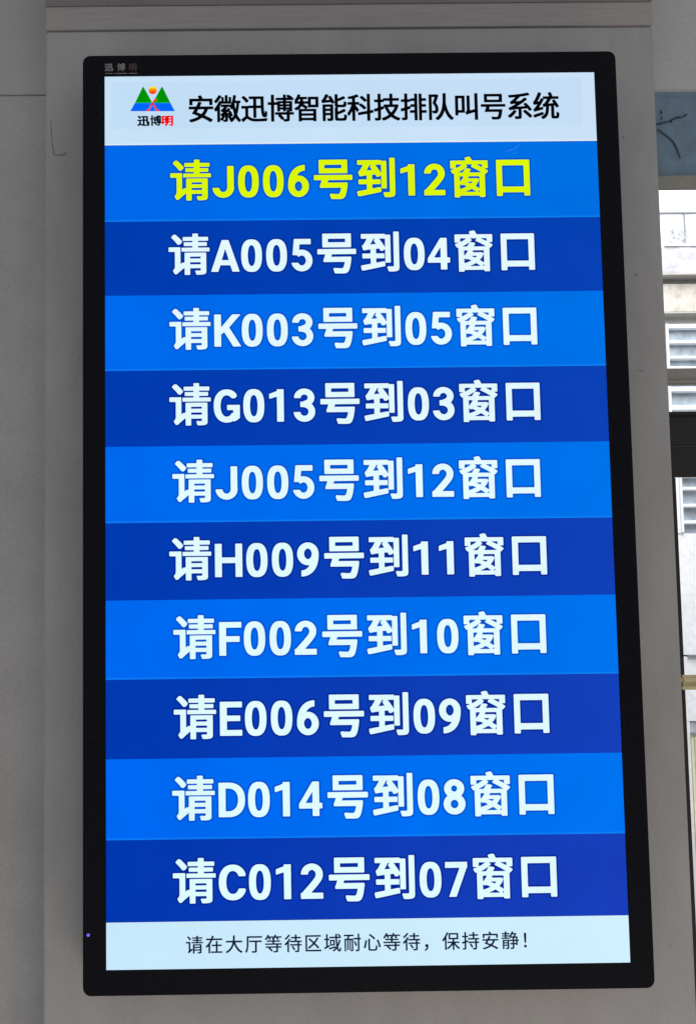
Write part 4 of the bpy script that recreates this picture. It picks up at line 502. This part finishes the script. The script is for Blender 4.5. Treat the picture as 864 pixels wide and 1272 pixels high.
        20445: [[570,-84,564,-80,562,-72,562,158,561,166,558,170,494,96,443,45,385,-3,338,-35,323,-41,304,-39,251,19,248,5,248,-71,245,-79,236,-82,165,-82,154,-76,153,423,149,427,144,424,79,351,61,346,53,347,48,352,12,414,10,425,14,434,60,484,94,525,147,601,192,678,250,802,258,809,280,810,334,793,343,788,345,780,312,699,249,574,248,43,251,24,340,83,401,134,470,209,504,256,501,261,494,262,286,263,281,274,281,331,284,340,295,343,550,343,558,345,562,351,562,438,558,447,365,448,354,453,352,755,355,766,368,769,860,769,870,768,875,764,874,453,863,448,663,447,658,438,659,353,661,346,669,343,914,343,926,340,928,331,928,274,923,263,726,262,719,261,716,256,748,209,808,140,874,81,950,29,954,24,953,16,904,-40,890,-43,875,-40,825,-4,776,39,720,100,668,167,661,170,658,158,657,-79,648,-84], [454,529,774,530,778,541,777,685,764,689,451,688,447,678,447,541,449,533]],
        25345: [[607,-83,600,-76,580,-15,581,-1,592,2,699,1,709,4,714,11,714,243,702,247,354,247,346,254,345,304,339,310,253,282,245,275,244,5,241,-28,231,-50,209,-68,172,-78,81,-82,71,-81,65,-75,47,-15,49,-2,57,0,140,1,147,4,151,10,152,240,149,245,142,246,59,219,37,219,30,229,15,296,17,302,24,306,139,340,150,346,152,527,150,535,142,538,32,540,28,549,28,611,31,617,37,620,140,620,150,624,152,801,156,811,232,813,243,807,244,634,247,624,256,620,335,620,345,615,346,551,342,541,334,538,254,538,245,532,244,385,246,377,252,375,314,393,335,392,340,384,348,335,355,328,704,328,712,330,715,337,715,411,713,417,709,420,350,420,338,424,336,432,336,490,341,501,576,502,584,503,588,509,588,597,585,607,575,609,390,610,385,615,384,622,385,679,389,687,582,690,588,700,590,805,600,809,667,809,679,807,683,801,683,700,687,691,875,689,886,685,888,620,882,610,696,609,686,607,683,597,683,511,686,504,694,502,920,502,932,499,934,490,934,434,930,422,817,420,811,417,809,407,809,340,812,331,820,328,924,326,928,316,927,252,916,247,819,246,810,241,809,-8,805,-36,793,-56,769,-71,737,-79,677,-83], [530,18,521,24,480,101,419,191,419,200,424,205,475,233,495,233,508,222,565,144,592,100,607,69,607,59,599,51,550,20]],
        23433: [[119,-81,111,-76,70,-18,68,-8,72,-2,189,25,264,48,343,80,398,109,406,118,399,124,361,140,176,208,173,215,176,224,247,327,259,345,260,352,249,355,59,356,55,360,54,368,54,428,58,437,313,440,321,448,355,513,390,588,396,594,407,595,483,581,490,578,493,573,489,554,438,448,438,442,442,439,896,439,908,434,910,367,904,356,736,355,725,352,693,284,667,237,639,195,601,148,607,140,782,59,886,0,890,-8,887,-17,831,-75,819,-78,804,-75,683,-5,581,46,518,72,426,18,324,-27,216,-62,139,-80], [489,188,498,187,507,194,557,254,598,325,607,345,606,353,396,355,387,353,381,348,324,259,323,250], [84,494,78,498,76,507,76,690,79,701,91,704,416,704,420,708,419,714,386,785,388,795,399,801,461,815,482,814,492,799,535,712,544,704,871,704,879,702,883,697,884,505,882,498,877,494,797,494,786,497,784,507,784,610,781,617,776,619,191,620,178,618,174,612,174,507,171,497,161,494]],
        38745: [[91,-84,85,-80,83,-70,85,388,99,392,415,392,428,389,432,375,431,-7,428,-37,421,-55,403,-70,371,-80,320,-84,263,-82,258,-76,239,-26,239,-14,248,-9,325,-10,336,-7,339,4,338,78,328,82,181,82,174,79,172,71,170,-80,160,-84], [520,-83,512,-75,491,-17,491,-7,500,-2,596,-3,609,1,613,20,613,140,610,146,604,148,484,150,480,159,480,218,484,223,490,224,609,226,613,235,613,309,610,315,603,317,444,318,437,328,437,381,440,389,449,392,609,393,613,404,613,469,611,478,601,481,490,482,484,488,481,509,429,549,310,549,303,547,300,540,300,510,305,503,464,502,474,500,478,491,477,444,471,433,41,432,33,433,28,438,27,491,33,501,195,502,205,506,207,540,201,549,71,550,64,554,62,565,62,606,66,614,201,617,207,625,205,656,195,659,51,661,46,669,46,715,48,724,55,728,203,730,207,739,207,805,213,813,286,814,296,812,299,803,300,738,305,729,454,728,464,726,467,718,467,671,461,661,310,659,303,657,300,650,300,624,305,617,439,615,445,613,453,599,480,628,515,678,544,729,583,811,590,814,608,814,665,799,670,794,670,784,650,734,653,726,783,727,795,721,829,698,831,686,824,670,762,569,760,562,769,558,869,558,879,556,882,545,883,398,889,393,933,392,941,386,940,321,933,317,889,316,882,310,882,124,879,114,870,111,800,111,793,116,791,141,786,147,709,147,704,136,704,-17,699,-40,691,-55,671,-69,639,-78,584,-83], [179,149,334,149,339,158,338,198,335,202,328,203,178,202,172,195,172,161,173,153], [711,225,780,224,790,228,792,236,792,303,789,315,780,317,719,317,707,314,704,305,704,235,706,228], [179,270,333,270,339,278,339,315,335,320,328,322,179,321,173,316,172,305,172,276], [711,393,780,392,790,395,792,404,792,466,789,478,780,481,719,481,707,478,704,469,704,403,706,396], [555,559,636,558,648,561,683,609,702,640,703,649,691,652,609,650,552,568,551,561]],
        65281: [[223,-12,193,-1,174,21,166,50,170,88,184,111,208,126,234,130,272,126,295,112,309,90,314,63,310,28,297,8,277,-6,255,-12], [204,226,198,230,195,240,176,605,175,717,178,723,185,725,297,725,302,722,305,715,304,598,284,233,282,228,275,225]],
    },
}


def glyph(style, ch):
    return [[(v[i] / 10.0, v[i + 1] / 10.0) for i in range(0, len(v), 2)] for v in GL[style][ord(ch)]]


def text(name, style, items, y, mat, parent):
    """items: (character, u, baseline v, scale x, scale y) -> one flat mesh on the screen"""
    import bmesh
    bm = bmesh.new()
    for k, (ch, u, v, sx, sy) in enumerate(items):
        polys = []
        for P in glyph(style, ch):
            W = [uvp(u + a * sx, v - b * sy) for a, b in P]
            polys.append([(w.x, w.z) for w in W])
        o = plates("character", polys, y - (k % 2) * 0.00005, None, None)   # neighbours may overlap: keep them off one plane
        bm.from_mesh(o.data)
        m = o.data
        bpy.data.objects.remove(o)
        bpy.data.meshes.remove(m)
    m = bpy.data.meshes.new(name)
    bm.to_mesh(m)
    bm.free()
    return link(name, m, mat, parent)


def rect(u0, u1, v0, v1):
    a, b = uvp(u0, v0), uvp(u1, v1)
    return [(a.x, a.z), (b.x, a.z), (b.x, b.z), (a.x, b.z)]


# ------------------------------------------------------------------ the place: column, walls, window bay
YC = 0.068                                     # front of the column that carries the display
XL, XR = -0.3402, 0.3565
zt = pt(430, 35, YC).z
column = thing("column", "grey painted square column carrying the large queue display", "column", (0, 0.15, -1.1))
box("shaft", (XL, XR, YC, 0.28, -1.1, zt - 0.0002), M_COLUMN, column, 0.0016)
z2 = pt(430, 5, YC - 0.0020).z
box("capital_band", (XL, XR, YC - 0.0020, 0.28, zt, z2), M_BAND, column, 0.0005)
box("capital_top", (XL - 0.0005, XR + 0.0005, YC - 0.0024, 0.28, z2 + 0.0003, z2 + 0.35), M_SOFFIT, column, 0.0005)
cp = [(63, 148), (63.3, 160), (64.2, 174), (65.4, 184), (66.5, 190.5), (69, 192.5), (74, 192), (79, 191.5), (83.5, 189)]
tube("plaster_crack", [[pt(a, b, YC - 0.0001) for a, b in cp]],
     [[0.0003, 0.0005, 0.0004, 0.0006, 0.0006, 0.0005, 0.0007, 0.0008, 0.0003]], M_CRACK, column)
sp = []
for a, b, w, h in ((774, 170, 1.3, 1.3), (790, 341.5, 1.2, 1.6), (794.5, 460.5, 2.6, 0.7), (98.5, 445, 1.0, 1.0), (97, 575, .9, .9),
                   (832, 1176, .9, .9), (788, 1190, .7, .7), (99, 868, .6, .7), (806, 690, .6, .6), (96, 300, .5, .6)):
    c = pt(a, b, YC)
    k = 0.00088
    sp.append([(c.x + w * k * math.cos(t * .785) * (1 + .25 * math.sin(t * 5 + a)), c.z + h * k * math.sin(t * .785)) for t in range(8)])
plates("paint_speck", sp, YC - 0.0004, M_CRACK, column)

YW = 0.135                                     # recessed wall on the left of the column
zg = pt(30, 118, YW).z
wall = thing("side_wall", "recessed grey wall left of the column with a horizontal joint", "wall", (-1.0, YW, -1.1))
box("lower_panel", (-2.0, XL + 0.02, YW, 0.30, -1.1, zg - 0.0004), M_WALL, wall, 0.0008)
box("upper_panel", (-2.0, XL + 0.02, YW - 0.001, 0.30, zg + 0.0004, 1.0), M_WALL, wall, 0.0008)
box("joint", (-2.0, XL + 0.02, YW + 0.0018, 0.29, zg - 0.0010, zg + 0.0010), M_GROOVE, wall)

YB = 0.105                                     # window bay on the right
XE = 1.7
lint = thing("lintel_wall", "grey painted lintel wall above the dark transom right of the column", "wall", (1.0, YB, pt(840, 112, YB).z))
box("lintel_face", (XR - 0.02, XE, YB, 0.1095, pt(840, 112, YB).z, 1.0), M_LINTEL, lint, 0.0015)

YF = 0.111
YK = 0.119                                    # back of the slim window and door frames
zs = lambda py, Y=YF: pt(843, py, Y).z
tr = thing("transom_window", "dark teal tinted transom pane between lintel and bright window", "window", (1.0, 0.10, zs(217, .10)))
box("pane", (XR - 0.02, XE, 0.115, 0.121, zs(218.5, .115), zs(108, .115)), M_PANE, tr)
for nm, lab, P, R in (
    ("vine_twig", "thin dark knobbly twig rising to the right across the teal transom", [(815, 154), (819, 153), (825, 151.5), (830, 150.3), (834, 148.2), (838, 146.5), (842, 145.3), (847, 145), (850.5, 142.8), (853, 141.2)],
     [.9, .9, .8, .8, .9, 1.0, 1.2, .5, 1.1, .6]),
    ("vine_twig", "thin dark bare twig drooping down to the right on the teal transom", [(816, 160), (821, 163.5), (827, 168), (832, 172), (836, 176.5), (839, 181.5), (841.5, 188), (844.5, 196)],
     [.7, .7, .8, .8, .9, .9, .8, .7])):
    k = 0.0009
    o = tube(nm, [[pt(a, b, 0.1136) for a, b in P]], [[r * k for r in R]], M_TWIG)
    tag(o, lab, "twig")
    # side shoots, joined into the same twig
    import bmesh
    bm = bmesh.new(); bm.from_mesh(o.data)
    if 'rising' in lab:
        for a, b, c, d in ((820.5, 137, 821.5, 141), (833, 149, 834, 152), (821.5, 145, 821, 148)):
            p, q = pt(a, b, 0.1136), pt(c, d, 0.1136)
            r = bmesh.ops.create_cone(bm, cap_ends=True, segments=8, radius1=0.0010, radius2=0.0006, depth=(q - p).length)
            rot = (q - p).to_track_quat('Z', 'Y').to_matrix().to_4x4()
            bmesh.ops.transform(bm, matrix=Matrix.Translation((p + q) / 2) @ rot, verts=r['verts'])
    bm.to_mesh(o.data); bm.free()

win = thing("window", "bright clear window in grey rails beside the column", "window", (1.0, YF, zs(511)))
box("rail", (XR - 0.02, XE, YF, YK - 0.0045, zs(235), zs(217)), M_RAIL, win, 0.0012)
box("rail", (XR - 0.02, XE, YF, YK, zs(477.5), zs(457)), M_RAIL, win, 0.0012)
box("rail_bead", (XR - 0.02, XE, YF - 0.003, YF - 0.0003, zs(475.4), zs(473.4)), M_LEDGE, win, 0.0005)
box("pane", (XR - 0.02, XE, 0.1225, 0.1255, zs(460), zs(232)), M_GLASS, win)
box("pane", (XR - 0.02, XE, 0.1225, 0.1255, zs(514), zs(475)), M_GLASS, win)
box("shade_strip", (XR - 0.02, pt(820.3, 300, 0.115).x, 0.115, 0.1205, zs(457), zs(236)), M_DOOR, win)  # dark strip standing in for the shadow gap beside the column

door = thing("glass_door", "dark framed glass door with a brass push bar right of the column", "door", (1.0, YF, -0.9))
box("door_head", (XR - 0.02, XE, YF - 0.002, YK, zs(554), zs(511.5)), M_DOOR, door, 0.001)
box("door_head", (XR - 0.02, XE, YF + 0.001, YK, zs(592), zs(554.7)), M_DOOR, door, 0.001)
box("head_bead", (XR - 0.02, XE, YF - 0.006, YF - 0.0023, zs(517), zs(514)), M_DOOR, door, 0.0007)
xd = pt(841.6, 650, YF).x
box("door_stile", (XR - 0.02, xd, YF, YK, -0.9, zs(592.6)), M_DOOR, door, 0.001)
box("pane", (xd - 0.003, XE, 0.1225, 0.1255, -0.9, zs(590)), M_GLASS, door)
bx = pt(844.3, 848, YF - .02).x
zb0, zb1 = pt(850, 857, YF - .02).z, pt(850, 838.5, YF - .02).z
pb = boxes("push_bar", [(bx, XE, YF - 0.022, YF - 0.006, zb0 + 0.0045, zb1)], M_BRASS, door, 0.004)
box("bar_lip", (bx, XE, YF - 0.026, YF - 0.008, zb0, zb0 + 0.0043), M_BRASS, pb, 0.001)
box("bar_bracket", (bx + 0.002, bx + 0.02, YF - 0.0065, YF - 0.0002, zb0 + 0.004, zb1 - 0.003), M_BRASS, pb, 0.0008)

# ------------------------------------------------------------------ the building outside
YO = 3.2
xo = lambda px, py: pt(px, py, YO).x
zo = lambda py, Y=YO: pt(850, py, Y).z
X0, X1 = 0.2, 5.0
bld = thing("opposite_building", "white rendered building with louvres and ledges seen through the glass", "building", (2.0, YO, -2.6))
# upper storey: a bright window over a weathered parapet
box("upper_wall", (X0, X1, YO + 0.12, YO + 0.4, zo(304), 4.2), M_WHITE, bld)
uw = box("upper_window", (xo(822.5, 280), X1, YO + 0.10, YO + 0.115, zo(304), zo(252.5)), M_SKYGLASS, bld)
box("window_bar", (xo(823.5, 252), X1, YO + 0.091, YO + 0.0992, zo(252.8), zo(251.4)), M_IRON, uw)
xb = xo(861.0, 270)
for i in range(6):
    box("window_bar", (xb + i * 0.14, xb + i * 0.14 + 0.0042, YO + 0.091, YO + 0.0992, zo(304), zo(253)), M_IRON, uw)
box("sill", (xo(824.5, 304), X1, YO - 0.01, YO + 0.12, zo(305.8), zo(303.4)), M_WHITE, bld)
box("parapet", (X0, X1, YO, YO + 0.4, zo(339), zo(306)), M_PARAPET, bld)
box("ledge", (X0, X1, YO - 0.045, YO + 0.4, zo(340.8, YO - .045), zo(339, YO - .045)), M_LEDGE, bld)
box("shadow_band", (X0, X1, YO + 0.03, YO + 0.4, zo(352, YO + .03), zo(341.2, YO + .03)), M_LEDGE, bld)  # shade under the ledges is put into this grey colour
box("stucco_band", (X0, X1, YO, YO + 0.4, zo(386.5), zo(352.4)), M_STUCCO, bld)
box("ledge", (X0, X1, YO - 0.03, YO + 0.4, zo(388.6, YO - .03), zo(387, YO - .03)), M_LEDGE, bld)
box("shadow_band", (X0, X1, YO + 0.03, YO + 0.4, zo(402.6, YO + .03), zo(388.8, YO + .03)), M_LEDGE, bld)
random.seed(4)


def louvre(xa, top, bottom, bars, sill):
    w = box("louvre_window", (xa, X1, YO + 0.02, YO + 0.4, zo(bottom), zo(top)), M_LOUVRE, bld)
    for y0, y1 in bars:
        box("louvre_bar", (xa, X1, YO - 0.014, YO + 0.018, zo(y1), zo(y0)), M_ALU, w, 0.002)
    box("louvre_frame", (xa - 0.009, xa - 0.0005, YO - 0.016, YO + 0.4, zo(bottom), zo(top)), M_ALU, w, 0.002)


louvre(xo(829.5, 440), 402.9, 590, [(403.5, 408.5), (423.7, 427.2), (443.2, 446.4), (456, 462), (481.5, 487), (504, 510), (525, 530), (546, 550), (567, 571)], 0)
louvre(xo(846.3, 625), 590.5, 662, [(591, 593.5), (605.6, 609.4), (626.4, 630.5), (647, 651.2)], 0)
box("side_pier", (X0, xo(829.5, 440) - 0.011, YO - 0.005, YO + 0.4, zo(590.3), zo(403.2)), M_WHITE, bld)
box("side_pier", (X0, xo(846.3, 625) - 0.0095, YO - 0.005, YO + 0.4, zo(662.4), zo(590.6)), M_WHITE, bld)
box("lower_wall", (X0, X1, YO, YO + 0.4, zo(813.5), zo(662.6)), M_WHITE, bld)
box("string_course", (xo(853.5, 815), X1, YO - 0.012, YO + 0.4, zo(815.4), zo(813.8)), M_IRON, bld)
box("base_wall", (X0, X1, YO + 0.004, YO + 0.4, zo(896), zo(815.6)), M_WHITE, bld)
box("plinth", (X0, xo(857, 905), YO + 0.004, YO + 0.4, -2.6, zo(896.4)), M_WHITE, bld)
box("plinth_panel", (xo(857, 905) + 0.002, X1, YO + 0.012, YO + 0.4, zo(910.5), zo(896.4)), M_PARAPET, bld)
box("string_course", (xo(857, 910) + 0.002, X1, YO - 0.012, YO + 0.4, zo(912.5), zo(910.8)), M_IRON, bld)
yd = box("yellow_door", (xo(857.5, 930) + 0.004, X1, YO + 0.0, YO + 0.4, -2.6, zo(913)), M_YWALL, bld)
box("door_panel", (xo(862, 930), X1, YO - 0.012, YO - 0.001, -2.6, zo(916)), M_YWALL2, yd, 0.003)
pl = []
for k in range(60):                            # potted leaves behind the sill of the upper window
    a = random.choice([834, 837, 846, 850, 855]) + random.uniform(-4, 4)
    b = random.uniform(286, 303)
    pl.append((a, b))
leaf = []
for a, b in pl:
    c = pt(a, b, YO + 0.04 + random.uniform(-.02, .02))
    t = random.uniform(0, 3.14)
    r = random.uniform(.006, .013)
    leaf.append([(c.x + r * math.cos(t), c.z + r * math.sin(t)), (c.x - .35 * r * math.sin(t), c.z + .35 * r * math.cos(t)),
                 (c.x - r * math.cos(t), c.z - r * math.sin(t)), (c.x + .35 * r * math.sin(t), c.z - .35 * r * math.cos(t))])
import bmesh
bm = bmesh.new()
for L4 in leaf:
    dy = random.uniform(-.015, .015)
    vs = [bm.verts.new((x, YO + 0.04 + dy + (0.006 if i % 2 else 0), z)) for i, (x, z) in enumerate(L4)]
    bm.faces.new(vs)
lm = bpy.data.meshes.new("sill_plant"); bm.to_mesh(lm); bm.free()
tag(link("sill_plant", lm, M_LEAF), "pale leafy plant on the sill outside the upper window", "plant")

# ------------------------------------------------------------------ the display
ZB, ZT, XB = -0.4962, 0.4940, 0.2885
disp = thing("queue_display", "tall black framed screen on the column listing called queue numbers in Chinese", "display", (0, 0.045, ZB))
inner = [(-0.265, -0.471), (0.265, -0.471), (0.265, 0.471), (-0.265, 0.471)]
plates("bezel", [rounded(-XB, XB, ZB, ZT, 0.0085), inner[::-1]], -0.0018, M_BLACK, disp, 0.0120, 0.0007)
plates("halo_rim", [rounded(-XB - .0009, XB + .0009, ZB - .0009, ZT + .0009, 0.0092),
                     rounded(-XB + .004, XB - .004, ZB + .004, ZT - .004, 0.006)[::-1]], 0.0104, M_HALO_RIM, disp, 0.0036, 0.0004)  # added ring imitating a bright sharpening halo around the bezel
plates("housing", [rounded(-XB + .0012, XB - .0012, ZB + .0012, ZT - .0012, 0.008)], 0.0142, M_BODY, disp, 0.0534, 0.001)
plates("screen_panel", [[(-.2655, -.4715), (.2655, -.4715), (.2655, .4715), (-.2655, .4715)]], 0.0006, M_PANEL, disp, 0.006, 0.0002)

Y1, Y2, Y3, Y4 = 0.0000, -0.0002, -0.0004, -0.0006
head = plates("header_band", [rect(0, 1080, 0, 157.2)], Y1, M_HEAD, disp)
plates("banner_field", [rect(14, 1050, 13, 121)], Y2, M_FIELD, head)
# company emblem: two green hills over water, a sun and a red striding figure
E = lambda a, b: (lambda p: (p.x, p.z))(pt(155 + a / 12.343, 95 + b / 12.343, 0))
plates("emblem_hill", [[E(280, 156), E(286, 158), E(423, 403), E(400, 403), E(156, 403), E(274, 158)],
                       [E(570, 156), E(577, 158), E(698, 403), E(427, 403), E(563, 158)]], Y3, M_EGREEN, head)
plates("emblem_hill_foot", [[E(166, 382.5), E(410, 382.5), E(424, 404), E(155, 404)], [E(438, 382.5), E(688, 382.5), E(699, 404), E(425, 404)]], Y3 - .00003, M_ELIME, head)
plates("emblem_water", [[E(155, 404.5), E(699, 404.5), E(766, 530), E(85, 530)]], Y3 - .00001, M_EBLUE, head)
plates("emblem_glow", [[E(425, 392), E(436, 404), E(525, 528), E(330, 528), E(413, 404)]], Y3 - .00005, M_ECYAN, head)
plates("emblem_water_gap", [[E(426, 440), E(472, 527), E(384, 527)]], Y3 - .0001, M_EBLUE, head)
plates("emblem_leaf", [[E(497, 318), E(512, 362), E(462, 404), E(440, 392)]], Y3 - .00005, M_ELIME, head)
plates("emblem_sun", [[E(427 + 63 * math.cos(t * math.pi / 20), 209 + 60 * math.sin(t * math.pi / 20)) for t in range(40)]], Y3, M_ESUN, head)
plates("emblem_figure", [[E(472, 322), E(490, 366), E(470, 368), E(437, 408), E(500, 508), E(535, 511), E(535, 530), E(484, 530), E(425, 432),
                          E(372, 530), E(320, 530), E(320, 511), E(357, 508), E(414, 405), E(455, 345)]], Y3 - .0002, M_RED, head)
s = 21.9 / 96
text("emblem_name", "emblem", [(c, 71.5 + i * 27.1, 111.6, s * 1.22, s * 1.13) for i, c in enumerate("迅博")], Y3, M_INK, head)
text("emblem_name", "emblem", [("明", 71.5 + 2 * 27.1 - 1.5, 111.6, s * 1.22, s * 1.13)], Y3, M_RED, head)
s = 58.3 / 96
text("title_text", "title", [(c, 181.5 + i * 58.45, 101.0, s * 1.02, s * 1.12) for i, c in enumerate("安徽迅博智能科技排队叫号系统")], Y3, M_INK, head)

bounds = [157.7, 330.2, 495.7, 661.8, 827.7, 992.5, 1157.7, 1324.6, 1490.3, 1656.9, 1823.7]
base = [278.0, 445.0, 611.0, 777.0, 944.0, 1110.5, 1277.0, 1444.5, 1612.5, 1781.5]
rows = [("J006", "12"), ("A005", "04"), ("K003", "05"), ("G013", "03"), ("J005", "12"),
        ("H009", "11"), ("F002", "10"), ("E006", "09"), ("D014", "08"), ("C012", "07")]
ADV = dict(J=53, A=62.5, K=61, G=63.5, H=68, F=53.5, E=54, D=63, C=62.5)
EM, DG = 95.4, 54.3
for i, (num, desk) in enumerate(rows):
    line = "请" + num + "号到" + desk + "窗口"
    adv = [EM if ord(c) > 255 else DG if c.isdigit() else ADV[c] for c in line]
    u = 539.8 - sum(adv) / 2
    items = []
    for c, a in zip(line, adv):
        items.append((c, u))
        u += a
    bright = i % 2 == 0
    row = plates("message_row", [rect(0, 1080, bounds[i], bounds[i + 1])], Y1, M_BRIGHT if bright else M_DARK, disp)
    row['label'] = ("bright" if bright else "dark") + " blue row calling " + num + " to window " + desk
    text("text_outline", "outline", [(c, x, base[i], 1, 1) for c, x in items], Y2, M_SH_BRIGHT if bright else M_SH_DARK, row)
    text("message_text", "message", [(c, x, base[i], 1, 1) for c, x in items], Y3, M_YELLOW if i == 0 else M_TEXT, row)

foot = plates("footer_band", [rect(0, 1080, 1824.2, 1920)], Y1, M_FOOT, disp)
s = 37.4 / 96
text("notice_text", "notice", [(c, 163 + k * 40.7, 1885.6, s, s * 1.03) for k, c in enumerate("请在大厅等待区域耐心等待，保持安静！")], Y3, M_NAVY, foot)

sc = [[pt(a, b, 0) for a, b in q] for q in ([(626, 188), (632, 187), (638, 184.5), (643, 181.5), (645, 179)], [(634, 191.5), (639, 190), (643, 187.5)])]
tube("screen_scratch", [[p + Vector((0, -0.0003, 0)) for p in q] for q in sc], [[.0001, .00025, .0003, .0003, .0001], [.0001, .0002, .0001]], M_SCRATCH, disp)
bz = -0.00195
s = 18.5 / 96
mk = text("brand_mark", "emblem", [("迅", 0.5, -12.5, s, s), ("博", 27.5, -12.5, s, s)], bz, M_MARK, disp)
text("brand_mark", "emblem", [("明", 53.0, -12.5, s, s)], bz, M_MARKRED, disp)
plates("mark_underline", [rect(2, 18, -6.2, -4.3), rect(22, 50, -6.0, -4.2), rect(54, 72, -6.0, -4.2)], bz, M_MARK, mk)
c = pt(109.8, 1161.5, 0)
plates("indicator_light", [[(c.x + .0017 * math.cos(t * .5236), c.z + .0017 * math.sin(t * .5236)) for t in range(12)]], bz, M_LED, disp)
